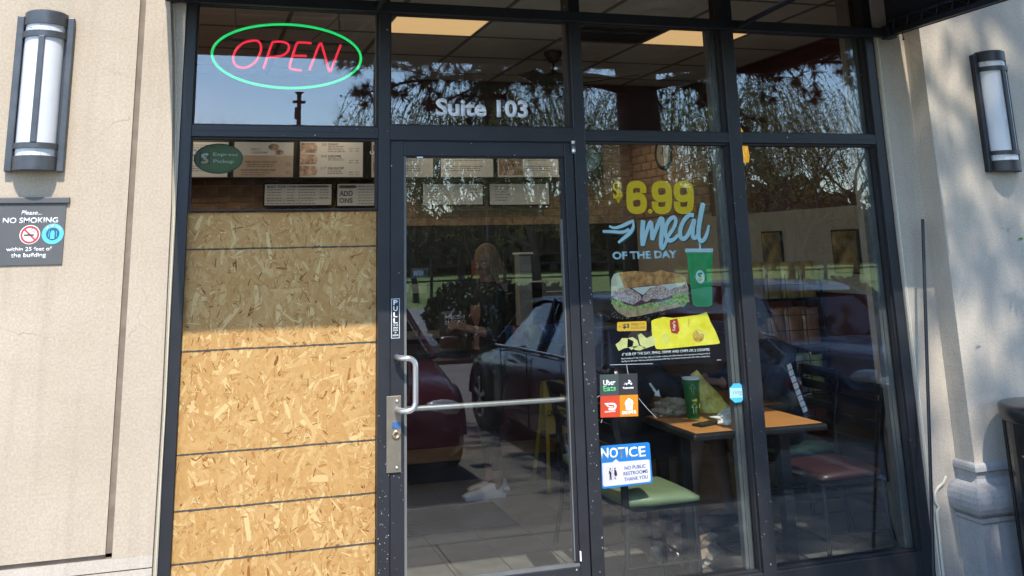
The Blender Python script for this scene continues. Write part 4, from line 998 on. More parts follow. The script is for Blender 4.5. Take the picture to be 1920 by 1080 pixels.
k.build('grid_crossbars', M_TBAR, ce)
MB().lathe([(0,CZ-.012),(.10,CZ-.018),(.13,CZ-.03),(.16,CZ-.022),(.2,CZ-.008),(.205,CZ-.001)], (2.75, .72, 0), 32).build('round_diffuser', M_TILE, ce)
M_LIGHT = neon_mat('warm_light_panel', (1.0,.62,.28), .24); M_FILL_LEFT = neon_mat('added_left_fill', (1.0,.80,.55), 3.0); M_FILL_REAR = neon_mat('added_rear_fill', (1.0,.80,.55), 1.0)  # the two stronger glows are for fill panels added out of view
for i, (x0, lab) in enumerate(((1.20, 'lit warm ceiling light panel seen above the door'), (3.06, 'lit warm ceiling light panel seen behind the right mullion'), (-1.28, 'added unseen fill light panel nearest the left wall'))):  # the third panel is an unseen addition to brighten the room
    t = thing('ceiling_light', lab, 'ceiling light', (x0+.31, 1.365, CZ), 'square ceiling light panels')
    MB().box(x0+.014, x0+.606, 1.064, 1.666, CZ-.001, CZ+.004).build('diffuser', M_LIGHT, t)
    MB().box(x0+.0135, x0+.6065, 1.0635, 1.6665, CZ+.0045, CZ+.028).build('housing', M_TBAR, t)
for i, (x0, y0) in enumerate(((-.66,2.36),(-.66,.42),(-1.28,2.36))):  # fill panels added where they stay hidden, to lift the front ceiling
    t = thing('ceiling_light', 'added fill light panel out of view at the left end, ' + ('nearest the bulkhead', 'nearest the window', 'in the back left corner')[i], 'ceiling light', (x0+.31, y0+.3, CZ), 'square ceiling light panels')
    MB().box(x0+.014, x0+.606, y0+.014, y0+.606, CZ-.001, CZ+.004).build('diffuser', M_FILL_LEFT, t)
for i, x0 in enumerate((-.3, .9, 2.1, 3.3)):  # glowing panels added behind the bulkhead to brighten menus, bricks and counter
    t = thing('ceiling_light', 'added unseen fill panel over the back counter, ' + ('leftmost', 'second from left', 'third from left', 'rightmost')[i] + ' behind the bulkhead', 'ceiling light', (x0+.31, 4.0, 2.75), 'square ceiling light panels')
    MB().box(x0, x0+.6, 3.65, 4.25, 2.742, 2.747).build('diffuser', M_FILL_REAR, t)
t = thing('sprinkler_box', 'small white smoke detector box on the ceiling by the fan', 'detector', (2.25, 2.0, CZ-.03)) if False else None

bh = thing('bulkhead', 'maroon bulkhead over the counter below the tiled ceiling', 'wall', (1.4, 3.35, 2.6))
MB().box(-1.6, 4.3, 3.345, 3.50, 2.56, 3.2).build('bulkhead_face', M_MAROON, bh)
MB().box(-1.6, 4.9, 3.5, 5.6, 2.75, 2.85).build('rear_ceiling', M_TILED, bh)
MB().box(2.20, 2.27, 3.30, 3.344, 2.56, CZ-.01).box(2.28,2.33,3.32,3.344,2.56,CZ-.01).build('conduit', mat('maroon_conduit', (.07,.03,.03), .6), bh)

M_PNL0 = mat('rear_black_panel', (.020,.017,.015), .5, vary=.2)
def brick_wall(name, label, cat, plane, a0, a1, z0, z1, depth, prio):
    """bricks in stretcher bond on the plane y=plane (or x=plane)"""
    t = thing(name, label, cat, (a0, plane, z0) if depth == 'y' else (plane, a0, z0))
    if depth == 'y': MB().box(a0, a1, plane+.012, plane+.12, z0, z1).build('mortar_bed', M_MORT, t)
    else: MB().box(plane+.012, plane+.12, a0, a1, z0, z1).build('mortar_bed', M_MORT, t)
    cells = []; bw, bh_ = .200, .0645; r = 0; z = z0
    while z+bh_ < z1:
        x = a0 - (bw+.011)*(.5 if r % 2 else 0)
        while x < a1:
            xa, xb = max(x, a0), min(x+bw, a1)
            if xb-xa > .03: cells.append((xa, xb, z))
            x += bw+.011
        z += bh_+.0115; r += 1
    cells.sort(key=lambda c: prio((c[0]+c[1])/2, c[2]))
    k = MB(); full = None
    for i, (xa, xb, z) in enumerate(cells):
        p = random.uniform(-.004, .003)
        if i < 290 and prio((xa+xb)/2, z) < 5:
            if xb-xa > .199:
                if full is None:
                    full = (MB().box(0, .2, 0, .02, 0, bh_, .003) if depth == 'y' else MB().box(0, .02, 0, .2, 0, bh_, .003)).mesh('brick'); full.materials.append(M_BRICKW)
                o = bpy.data.objects.new('brick', full); COL.objects.link(o); o.parent = t
                o.location = (Vector((xa, plane+p, z)) if depth == 'y' else Vector((plane+p, xa, z))) - wpos(t)
            else:
                (MB().box(xa, xb, plane+p, plane+p+.02, z, z+bh_, .003) if depth == 'y' else MB().box(plane+p, plane+p+.02, xa, xb, z, z+bh_, .003)).build('brick', M_BRICKW, t)
        else:
            if depth == 'y': k.box(xa, xb, plane+p, plane+p+.02, z, z+bh_)
            else: k.box(plane+p, plane+p+.02, xa, xb, z, z+bh_)
    if k.v: k.build('bricks', M_BRICKW, t, kind='stuff')
    return t
bw_ = brick_wall('brick_wall', 'brown brick wall behind the serving counter under the menu boards', 'wall', 4.5, -1.0, 4.6, 1.86, 2.74, 'y', lambda x, z: (0 if (.1 < x < 2.3 and 1.75 < z < 2.35) else 3 if 2.3 <= x < 4.3 and z > 1.9 else 9)+abs(x-1)*.01)
MB().box(-1.0, 4.6, 4.505, 4.6, -.02, 1.859).build('lower_panel', M_PNL0, bw_)
sb = brick_wall('brick_side_wall', 'brick return wall with a round clock at the back right', 'wall', 4.29, 3.0, 4.49, 1.9, 2.72, 'x', lambda x, z: 0)
rw = thing('right_interior_wall', 'interior right wall, maroon above a tan band and brown wainscot', 'wall', (4.3, 1.5, 0))
MB().box(4.3, 4.42, .125, 2.995, 1.865, 3.2).build('maroon_band', M_MAROON, rw)
MB().box(4.3, 4.42, 2.996, 4.5, 2.72, 3.2).build('maroon_band', M_MAROON, rw)
MB().box(4.302, 4.42, .125, 2.995, 1.29, 1.8645).build('tan_band', M_TAN, rw)
MB().box(4.3, 4.42, .125, 4.5, .955, 1.2895).build('maroon_band', M_MAROON, rw)
MB().box(4.31, 4.42, 2.996, 4.5, 1.29, 1.899).build('tan_band', M_TAN, rw)
MB().box(4.285, 4.30, .125, 4.4, .93, 1.01, .004).box(4.292, 4.3015, .125, 4.4, 1.2865, 1.292).box(4.27, 4.30, .125, 4.4, .905, .929, .004).build('chair_rail', M_DARKW, rw)
MB().box(4.295, 4.42, .125, 4.4, .0, .904).build('wainscot', M_WAIN, rw)
MB().box(4.28, 4.2948, .125, 4.4, .0, .11, .003).build('skirting', M_DARKW, rw)
# return beside the window, with its pale corner strip
MB().box(3.70, 4.42, .125, .16, 0, 3.2).build('window_return', M_WAIN, rw)
MB().box(3.655, 3.70, .1115, .16, .02, 3.2).build('corner_strip', mat('cream_corner_strip', (.36,.31,.20), .6, vary=.1), rw)
a = at(1668, 712, .112); MB().box(a.x-.02, a.x+.012, .106, .1113, a.z-.03, a.z+.03).build('tape_patch', mat('masking_tape', (.34,.22,.10), .7), rw)
lw = thing('left_interior_wall', 'dim interior left wall of the shop', 'wall', (-1.1, 2, 0))
MB().box(-1.1, -1.0, .25, 5.6, 0, 3.2).build('wall_face', M_MAROON, lw)
# pictures
M_PIC = mat('picture_print', (.10,.05,.03), .3, vary=.8, scale=7, col2=(.30,.22,.10))
def atX(x, y, X):
    p = Vector(((x-CX)/CF, (y-CY)/CF, 1)); v = CR.transposed() @ p; w_ = Vector((v.x, v.z, -v.y)); t_ = (X-CAM.x)/w_.x
    return CAM + w_*t_
for (ya, yb, za, zb, lab) in ((1.10,1.38,1.42,1.71,'brown framed food picture on the tan band nearest the window'), (1.98,2.24,1.45,1.72,'darker framed food picture on the tan band further back')):
    t = thing('framed_picture', lab, 'picture', (4.3, (ya+yb)/2, (za+zb)/2), 'pictures on the right interior wall')
    MB().box(4.284, 4.3, ya, yb, za, zb, .002).build('frame', M_BLACK, t)
    MB().box(4.281, 4.2838, ya+.012, yb-.012, za+.012, zb-.012).build('print', M_PIC, t)
c = atX(1245, 287, 4.285)
t = thing('wall_clock', 'round wall clock with dark rim on the back right brick wall', 'clock', c)
MB().lathe([(0,-.012),(.125,-.012),(.13,-.02),(.155,-.02),(.16,.0)], tuple(c), 36, axis='X').build('rim', M_BLACK, t)
MB().lathe([(0,-.0135),(.122,-.0135)], tuple(c), 36, axis='X').build('dial', M_TAN, t)
MB().obox(Matrix.Translation(c+Vector((-.016,0,.03))), .003, .008, .07).obox(Matrix.Translation(c+Vector((-.016,.02,0))), .003, .05, .008).build('hands', M_BLACK, t)
# pennant lamp at the top left of the right window
a = at(1400, 262, 1.2)
t = thing('pendant_shade', 'small amber pendant shade at the top left of the right window', 'pendant lamp', a)
MB().lathe([(.012,.17),(.025,.14),(.045,.06),(.052,-.01),(.046,-.06),(.036,-.06),(.04,-.01)], (a.x-.05, a.y, a.z-.09), 20).build('lamp_shade', mat('amber_glass', (.62,.33,.02), .3, vary=.2, emit=(.9,.45,.03), estr=.25), t)
MB().tube([(a.x-.05, a.y, a.z+.07), (a.x-.05, a.y, CZ)], .003, 6).build('cord', M_BLACK, t)

# ------------------------------------------------------------------ menu boards
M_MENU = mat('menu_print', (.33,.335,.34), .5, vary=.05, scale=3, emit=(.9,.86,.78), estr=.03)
M_MTXT = mat('menu_text', (.12,.10,.10), .6); M_MPIC = mat('menu_food_picture', (.19,.11,.10), .5, vary=.6, scale=14, col2=(.34,.27,.24))
M_PNL = mat('menu_black_panel', (.010,.010,.010), .5)
mbk = thing('menu_backing', 'long black panel carrying the menu boards above the counter', 'panel', (1.4, 4.3, 2.3))
MB().box(-.6, 3.9, 4.32, 4.40, 2.285, 2.75).build('backing_panel', M_PNL, mbk)
def menu(xa, ya, xb, yb, lab, Y=4.30, name='menu_board', split=None):
    a, b = at(xa, ya, Y), at(xb, yb, Y)
    t = thing(name, lab, 'menu board', ((a.x+b.x)/2, Y, b.z), 'menu boards behind the counter')
    MB().box(a.x-.014, b.x+.014, Y+.0005, Y+.018, b.z-.014, a.z+.014, .003).build('board_frame', M_PNL, t)
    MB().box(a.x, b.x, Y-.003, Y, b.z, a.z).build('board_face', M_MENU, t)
    return t, a, b
def lines(t, x0, x1, z0, n_, dz, Y=4.2965, m=None, h=.006, rag=.25):
    k = MB()
    for i in range(n_):
        x = x0
        xe = x1-(x1-x0)*rag*random.random()
        while x < xe:
            w_ = random.uniform(.012, .04); k.box(x, min(x+w_, xe), Y-.0006, Y, z0-i*dz-h, z0-i*dz); x += w_+.007
    k.build('fine_print', m or M_MTXT, t, kind='stuff')
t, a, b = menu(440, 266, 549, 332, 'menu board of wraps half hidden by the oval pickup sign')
w_ = b.x-a.x; h_ = a.z-b.z
MB().box(a.x, b.x, 4.2955, 4.2968, b.z, b.z+h_*.62).build('lower_field', mat('menu_tan_field', (.33,.29,.25), .5, vary=.05, emit=(.8,.6,.5), estr=.01), t)
Y_ = 4.2952
text('SPICY', a.x+.28*w_, a.x+.45*w_, a.z-.24*h_, a.z-.18*h_, Y_, M_MTXT, t); text('AVOCADO WRAP', a.x+.3*w_, a.x+.56*w_, a.z-.33*h_, a.z-.27*h_, Y_, M_MTXT, t)
text('TURKEY, BACON & AVOCADO WRAP', a.x+.18*w_, a.x+.72*w_, a.z-.60*h_, a.z-.54*h_, Y_, M_MTXT, t, bold=.03); lines(t, a.x+.22*w_, a.x+.7*w_, a.z-.63*h_, 2, .018, 4.2952)
text('HONEY MUSTARD CHICKEN WRAP', a.x+.12*w_, a.x+.70*w_, a.z-.83*h_, a.z-.77*h_, Y_, M_MTXT, t, bold=.03); lines(t, a.x+.13*w_, a.x+.6*w_, a.z-.87*h_, 2, .018, 4.2952)
lines(t, a.x+.88*w_, a.x+.96*w_, a.z-.60*h_, 2, .018, 4.2952); lines(t, a.x+.88*w_, a.x+.96*w_, a.z-.83*h_, 2, .018, 4.2952)
for u, v, r in ((.66,.14,.06),(.76,.30,.05)): disc(a.x+u*w_, a.z-v*h_, r, 4.2950, .0006, M_MENU, 'wrap_picture', t, rz=r*.75); disc(a.x+u*w_, a.z-v*h_, r*.75, 4.2940, .0006, M_MPIC, 'wrap_picture', t, rz=r*.5)
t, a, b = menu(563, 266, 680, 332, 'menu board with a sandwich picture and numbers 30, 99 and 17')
w_ = b.x-a.x; h_ = a.z-b.z
for i in range(3): MB().prism([(a.x, a.z-(.02+.33*i)*h_), (a.x+.24*w_, a.z-(.03+.33*i)*h_), (a.x+.28*w_, a.z-(.16+.33*i)*h_), (a.x+.25*w_, a.z-(.31+.32*i)*h_), (a.x, a.z-(.32+.33*i)*h_)], 4.2969, 4.296).build('sandwich_picture', M_MPIC, t)
for i, (n_, s_, l_) in enumerate((('30','THE BEAST',4), ('99','DOUBLE SUPREME',2), ('17','GARLIC ROAST BEEF',3))):
    z_ = a.z-(.03+.34*i)*h_
    text(n_, a.x+.33*w_, a.x+.42*w_, z_-.085*h_, z_, 4.2965, M_MTXT, t, shear=.2)
    text(s_, a.x+.44*w_, a.x+(.6+.05*i)*w_, z_-.06*h_, z_, 4.2965, M_MTXT, t, bold=.03, shear=.2)
    lines(t, a.x+.44*w_, a.x+.72*w_, z_-.08*h_, l_, .016); lines(t, a.x+.78*w_, a.x+.84*w_, z_-.14*h_, 2, .022, rag=0); lines(t, a.x+.88*w_, a.x+.94*w_, z_-.14*h_, 2, .022, rag=0)
for (x0, y0, x1, y1, lab, pic) in ((697,266,812,332,'menu board cut by the mullion left of the door',1), (344,266,426,332,'leftmost brown menu board behind the green oval sign',0), (826,282,925,332,'menu board seen faintly through the top of the door',0), (932,282,1050,332,'menu board with brown picture at the top right of the door',1)):
    t, a, b = menu(x0, y0-15 if x0 > 800 else y0, x1, y1, lab); w_ = b.x-a.x; h_ = a.z-b.z
    if pic: MB().box(a.x+.02*w_, a.x+.4*w_, 4.296, 4.2969, b.z+.05*h_, a.z-.1*h_).build('food_picture', M_MPIC, t)
    for i in range(3): lines(t, a.x+(.45 if pic else .1)*w_, a.x+.9*w_, a.z-(.08+.3*i)*h_, 3, .02)
# lower boards hang in front of the bricks
def low(xa, ya, xb, yb, lab): return menu(xa, ya, xb, yb, lab, 4.42)
t, a, b = low(497, 346, 621, 384, 'low BUILD YOUR OWN board hanging on the bricks'); w_ = b.x-a.x; h_ = a.z-b.z
text('BUILD YOUR OWN', a.x+.03*w_, a.x+.46*w_, a.z-.16*h_, a.z-.04*h_, 4.4165, M_MTXT, t, shear=.25, bold=.04)
MB().box(a.x+.02*w_, a.x+.98*w_, 4.4158, 4.4168, b.z+.29*h_, b.z+.31*h_).build('rule', mat('menu_rule_red', (.25,.10,.06), .5), t)
MB().prism([(a.x+.48*w_, a.z-.05*h_),(a.x+.93*w_, a.z-.05*h_),(a.x+.96*w_, a.z-.1*h_),(a.x+.93*w_, a.z-.15*h_),(a.x+.48*w_, a.z-.15*h_)], 4.4168, 4.416).build('banner', mat('menu_banner_tan', (.42,.33,.22), .5), t)
lines(t, a.x+.03*w_, a.x+.27*w_, a.z-.24*h_, 5, .024, 4.4165); lines(t, a.x+.33*w_, a.x+.45*w_, a.z-.24*h_, 5, .024, 4.4165, rag=.05); lines(t, a.x+.5*w_, a.x+.78*w_, a.z-.24*h_, 4, .024, 4.4165); lines(t, a.x+.82*w_, a.x+.96*w_, a.z-.24*h_, 4, .024, 4.4165, rag=.05); lines(t, a.x+.03*w_, a.x+.9*w_, a.z-.78*h_, 2, .022, 4.4165)
t, a, b = low(633, 345, 716, 385, 'low ADD ONS board hanging on the bricks'); w_ = b.x-a.x; h_ = a.z-b.z
M_AO = mat('menu_slate', (.10,.14,.16), .5)
text('ADD', a.x+.04*w_, a.x+.34*w_, a.z-.56*h_, a.z-.32*h_, 4.4165, M_AO, t, bold=.03); text('ONS', a.x+.04*w_, a.x+.34*w_, a.z-.88*h_, a.z-.64*h_, 4.4165, M_AO, t, bold=.03)
MB().prism([(a.x+.03*w_, a.z-.06*h_),(a.x+.38*w_, a.z-.06*h_),(a.x+.44*w_, a.z-.13*h_),(a.x+.38*w_, a.z-.2*h_),(a.x+.03*w_, a.z-.2*h_)], 4.4168, 4.416).build('banner', MATS['menu_banner_tan'], t)
lines(t, a.x+.46*w_, a.x+.95*w_, a.z-.10*h_, 7, .026, 4.4165)
t, a, b = low(793, 345, 905, 383, 'low menu board seen through the door left of its centre'); lines(t, a.x+.05, b.x-.4, a.z-.02, 6, .026, 4.4165); lines(t, a.x+.45, b.x-.03, a.z-.05, 3, .03, 4.4165)
t, a, b = low(918, 345, 1030, 383, 'low menu board seen through the door right of its centre'); lines(t, a.x+.05, b.x-.4, a.z-.02, 6, .026, 4.4165)

# ------------------------------------------------------------------ serving counter and what stands on it
M_LAM = mat('maroon_laminate', (.07,.012,.018), .4, vary=.1)
M_CTOP = mat('black_counter_top', (.02,.02,.02), .3)
ct_ = thing('serving_counter', 'maroon serving counter with a wooden band and black kick base', 'counter', (1.8, 3.2, 0))
CY0 = 2.85
MB().box(-.9, 3.2, CY0+.02, 3.5, .0, .14).build('kick_base', M_BLACK, ct_)
MB().box(-.9, 3.2, CY0, 3.5, .142, .235, .004).build('wood_band', M_OAK, ct_)
MB().box(-.9, 3.2, CY0+.006, 3.5, .237, .86).build('front_panel', M_LAM, ct_)
MB().box(-.9, 3.24, CY0-.03, 3.55, .862, .90, .004).build('counter_top', M_CTOP, ct_)
MB().box(-.9, 1.45, CY0+.02, CY0+.028, .93, 1.22).build('sneeze_guard', M_GLASS, ct_)
MB().box(-.9, 1.45, CY0+.0, CY0+.3, 1.224, 1.24).build('guard_shelf', M_GLASS, ct_)
for x in (-.88, .3, 1.44): MB().tube([(x, CY0+.035, .9), (x, CY0+.035, 1.23)], .012, 8).build('guard_post', M_CHROME, ct_)
a = at(833, 592, CY0-.0); text('FRESH', a.x, a.x+.155, a.z-.028, a.z, CY0-.012, M_SILVER, ct_, bold=.02); text('SLICED', a.x, a.x+.165, a.z-.065, a.z-.035, CY0-.012, M_SILVER, ct_, bold=.02)
MB().box(a.x-.04, a.x+.21, CY0-.0105, CY0-.004, .9005, a.z+.03).build('guard_card', mat('guard_card_brown', (.09,.065,.05), .5), ct_)
bc = thing('back_counter', 'dark back counter with steel top behind the serving line', 'counter', (1.8, 4.2, 0))
MB().box(-.9, 3.9, 3.95, 4.45, .0, .90).build('cabinet', M_LAM, bc); MB().box(-.9, 3.9, 3.92, 4.45, .902, .93, .004).build('steel_top', M_CHROME, bc)
a, b = at(990, 480, 4.0), at(1045, 545, 4.0)
t = thing('bread_oven', 'dark bread oven standing on the back counter', 'oven', (a.x, 4.2, .93))
MB().box(a.x-.03, b.x+.1, 4.0, 4.38, .932, 1.58, .01).build('body', mat('oven_steel_dark', (.02,.02,.022), .35, .4), t)
MB().box(a.x, b.x+.05, 3.99, 3.9985, 1.0, 1.30).build('oven_door', mat('oven_glass', (.008,.008,.009), .1), t)
MB().tube([(a.x+.02, 3.97, 1.34),(b.x+.02, 3.97, 1.34)], .008, 8).build('handle', M_CHROME, t)
a, b = at(974, 478, 3.9), at(1001, 572, 3.9)
t = thing('cup_tower', 'pale cup dispenser tower left of the bread oven', 'dispenser', (a.x, 3.9, .93))
MB().box(a.x, b.x, 3.93, 4.05, .932, a.z, .006).build('tower', mat('dispenser_grey', (.36,.37,.37), .5, vary=.1), t)
MB().box(a.x-.01, b.x+.01, 3.9, 4.07, a.z+.002, a.z+.02, .004).build('tower_cap', M_SILVER, t)
for i, (nm, x0, y0, x1, y1, Y, col, lab) in enumerate((('placard', 1016,515,1062,556, 3.1, (.20,.15,.12), 'tan counter placard with a white arrow mark'), ('price_card', 800,533,772,549, 3.0, (.42,.42,.33), 'pale price card on the sneeze guard'), ('price_card', 757,533,766,548, 3.0, (.42,.42,.33), 'pale price card beside the door stile'), ('order_screen', 771,503,803,521, 3.6, (.14,.18,.24), 'blue grey order screen over the counter'), ('red_poster', 884,488,906,520, 4.35, (.22,.07,.04), 'small red poster on the bricks behind the customer'), ('menu_tablet', 940,532,952,546, 3.1, (.30,.30,.30), 'small grey card beside the customer'))):
    a, b = at(min(x0,x1), y0, Y), at(max(x0,x1), y1, Y)
    t = thing(nm, lab, nm.replace('_', ' '), ((a.x+b.x)/2, Y, b.z))
    MB().box(a.x, b.x, Y, Y+.008, b.z, a.z, .001).build('face', mat(nm+str(i), col, .5, vary=.25, scale=12), t)
    MB().box((a.x+b.x)/2-.006, (a.x+b.x)/2+.006, Y+.009, Y+.02, .932 if Y > 3.9 else .901, a.z-.01).build('support', M_BLACK, t)
    if i == 0: MB().box(a.x+.03, b.x-.03, Y-.001, Y-.0002, b.z+.04, b.z+.048).box(a.x+.035, a.x+.075, Y-.001, Y-.0002, b.z+.085, b.z+.11).build('print', M_SILVER, t)
    if i == 3:
        for q_ in range(4): MB().box(a.x+.02+q_*.022, a.x+.035+q_*.022, Y-.001, Y-.0002, b.z+.02, a.z-.02).build('screen_column', mat('screen_blue', (.16,.22,.36), .4, emit=(.2,.3,.5), estr=.1), t)
# snack bags on the counter end
SN = [((.03,.10,.26),'blue'),((.25,.02,.02),'red'),((.30,.26,.04),'yellow'),((.04,.09,.24),'blue'),((.05,.12,.30),'deep blue'),((.22,.06,.03),'rust')]
def snack(x, y, z, w_, h_, col, name, label, group, par=None, tilt=0):
    k = MB(); n_, m_ = 6, 7; vs = []
    for s_ in (-1, 1):
        for j in range(m_+1):
            for i in range(n_+1):
                u, v = i/n_*2-1, j/m_*2-1
                b_ = (1-abs(u)**3)*(1-abs(v)**2.2)*w_*.2
                vs.append((x+u*w_/2*(1-.05*(1-abs(v))), y+s_*(b_+.001)+.003*noise.noise(Vector((x*9+u*2, v*3, s_))), z+h_/2+v*h_/2))
    fs = []
    for s_ in range(2):
        o_ = s_*(n_+1)*(m_+1)
        for j in range(m_):
            for i in range(n_): fs.append((o_+j*(n_+1)+i, o_+j*(n_+1)+i+1, o_+(j+1)*(n_+1)+i+1, o_+(j+1)*(n_+1)+i))
    k._add(vs, fs, True)
    mm = mat('snack_'+'_'.join(str(int(c_*100)) for c_ in col), col, .28, vary=.35, scale=14, spec=.7)
    o_ = k.build(name, mm, par)
    if par is None: top(o_, label, 'snack bag', group)
    return o_
for i in range(6):
    col, cn = SN[i]; x = 2.42+i*.115
    snack(x, 2.98, .902, .105, .15, col, 'snack_bag', f'{cn} snack bag, {"first second third fourth fifth sixth".split()[i]} from the left on the counter end', 'snack bags on the counter end')
a = at(1000, 672, 2.95)

# wet floor sign
M_CAU = mat('caution_yellow', (.42,.28,.015), .45, vary=.1)
t = thing('wet_floor_sign', 'yellow CAUTION wet floor sign standing inside the door', 'wet floor sign', (2.6, 2.45, 0))
for s_ in (-1, 1):
    y0_, y1_ = 2.45+s_*.02, 2.45+s_*.16
    k = MB(); P = [(-.075,.70),(.075,.70),(.085,.66),(.085,.46),(.125,.0),(.098,.0),(.07,.36),(-.07,.36),(-.098,.0),(-.125,.0),(-.085,.46),(-.085,.66)]
    vs = []
    for off in (0, .006):
        for u, v in P: vs.append((2.6+u, y0_+(y1_-y0_)*(1-v/.7)+off, v))
    n_ = len(P); fs = [tuple(range(n_)), tuple(range(2*n_-1, n_-1, -1))]+[(i, i+n_, (i+1)%n_+n_, (i+1)%n_) for i in range(n_)]
    k._add(vs, fs); me = k.mesh('sign_leaf'); bm = bmesh.new(); bm.from_mesh(me); bmesh.ops.triangulate(bm, faces=[f for f in bm.faces if len(f.verts) > 4]); bm.to_mesh(me); bm.free(); linkmesh('sign_leaf', me, M_CAU, t)
yy = lambda v: 2.43-.14*(1-v/.7)-.004
MB().box(2.56, 2.64, yy(.63)-.006, yy(.63)-.002, .59, .66).build('hand_hole', M_BLACK, t)
text('CAUTION', 2.527, 2.673, .475, .515, yy(.5)-.004, M_BLACK, t, bold=.03)
disc(2.6, .43, .02, yy(.42)-.004, .001, M_BLACK, 'slip_symbol', t)

# ------------------------------------------------------------------ tables, chairs
M_TABLE = mat('honey_table_laminate', (.50,.215,.065), .42, vary=.14, scale=5, stretch=(1,9,1))
M_EDGE = mat('black_table_edge', (.015,.015,.016), .3)
M_LEG = mat('black_table_leg', (.012,.012,.013), .4, .3)
def table(x0, x1, y0, y1, z, lab):
    t = thing('dining_table', lab, 'table', ((x0+x1)/2, (y0+y1)/2, 0), 'dining tables by the window')
    MB().box(x0, x1, y0, y1, z-.035, z-.001, .012).build('table_edge', M_EDGE, t)
    MB().box(x0+.02, x1-.02, y0+.02, y1-.02, z-.0008, z+.002, .001).build('tabletop', M_TABLE, t)
    for x in (x0+.09, x1-.09): 
        MB().box(x-.028, x+.028, (y0+y1)/2-.03, (y0+y1)/2+.03, .04, z-.036, .004).box(x-.05, x+.05, y0+.05, y1-.05, .003, .038, .008).build('leg', M_LEG, t)
    return t
TZ = .735
table(2.445, 3.205, .085, .665, TZ, 'honey wood table with black edge just inside the glass, half in sun')
table(2.62, 3.38, .685, 1.28, TZ, 'second honey wood table pushed against the back of the sunlit one')
def chair(x, y, rz, seat_m, lab, grp='ladder back chairs at the tables'):
    t = thing('dining_chair', lab, 'chair', (x, y, 0), grp)
    L_ = MB
    def put(k, nm, m): 
        me = k.mesh(nm); o_ = bpy.data.objects.new(nm, me); COL.objects.link(o_); o_.parent = t; me.materials.append(m)
    # seat faces +x, back at -x (local coordinates)
    k = MB(); n_ = 10; vs = []; P = []
    for j in range(n_+1):
        v = j/n_*2-1
        for i in range(n_+1):
            u = i/n_*2-1
            ed = max(abs(u), abs(v)); sx = .20*u*(1-.06*v*v); sy = (.205 if u > -.5 else .195)*v*(1-.03*u*u)
            P.append((sx+.01, sy, .465+.022*(1-ed**4)-(.012*max(0, u)**2)))
    vs = P + [(p[0], p[1], .432) for p in P]; N_ = (n_+1)**2; fs = []
    for j in range(n_):
        for i in range(n_):
            a_ = j*(n_+1)+i; fs.append((a_, a_+1, a_+n_+2, a_+n_+1)); fs.append((N_+a_, N_+a_+n_+1, N_+a_+n_+2, N_+a_+1))
    rim = [i for i in range(n_+1)]+[j*(n_+1)+n_ for j in range(1, n_+1)]+[n_*(n_+1)+i for i in range(n_-1, -1, -1)]+[j*(n_+1) for j in range(n_-1, 0, -1)]
    for i in range(len(rim)): fs.append((rim[i], N_+rim[i], N_+rim[(i+1) % len(rim)], rim[(i+1) % len(rim)]))
    k._add(vs, fs, True); put(k, 'seat', seat_m)
    put(MB().box(-.19, .2, -.19, .19, .405, .430, .004), 'seat_frame', M_LEG)
    for s_ in (-1, 1):
        put(MB().tube([(.18, s_*.175, .41), (.185, s_*.185, .0)], .013, 8), 'leg', M_LEG)
        put(MB().tube([(-.175, s_*.18, .42), (-.19, s_*.185, .2), (-.235, s_*.19, .0)], .0135, 8), 'leg', M_LEG)
        put(MB().box(-.205, -.172, s_*.19-.0115, s_*.19+.0115, .40, .64, .004).obox(Matrix.Translation((-.215, s_*.19, .75)) @ Matrix.Rotation(-.22, 4, 'Y'), .03, .023, .25, .004), 'back_post', M_LEG)
        put(MB().tube([(.183, s_*.182, .17), (-.193, s_*.185, .17)], .007, 6), 'stretcher', M_LEG)
    put(MB().tube([(.184, -.18, .15), (.184, .18, .15)], .007, 6), 'stretcher', M_LEG)
    for z_, h_, dx in ((.56,.05,0),(.665,.05,-.013),(.77,.05,-.03),(.85,.06,-.045)):
        put(MB().box(-.196+dx, -.180+dx, -.177, .177, z_-h_/2, z_+h_/2, .004), 'back_slat', M_LEG)
    t.rotation_euler = (0, 0, rz)
    return t
M_SGREEN = mat('sage_vinyl', (.16,.21,.115), .38, vary=.1, scale=5, rvary=.06, spec=.6)
M_SRED = mat('maroon_vinyl', (.032,.008,.006), .4, vary=.15, scale=6, spec=.6)
chair(2.27, .31, 0, M_SGREEN, 'empty chair with a sunlit sage green seat at the left of the near table')
chair(3.42, .40, PI, M_SRED, 'empty ladder back chair with a maroon seat at the right window corner')
chair(2.36, 1.02, 0, M_SGREEN, 'green seated chair under the diner in the dark hoodie')
chair(3.60, 1.02, PI, M_SGREEN, 'green seated chair under the diner in the striped jacket')

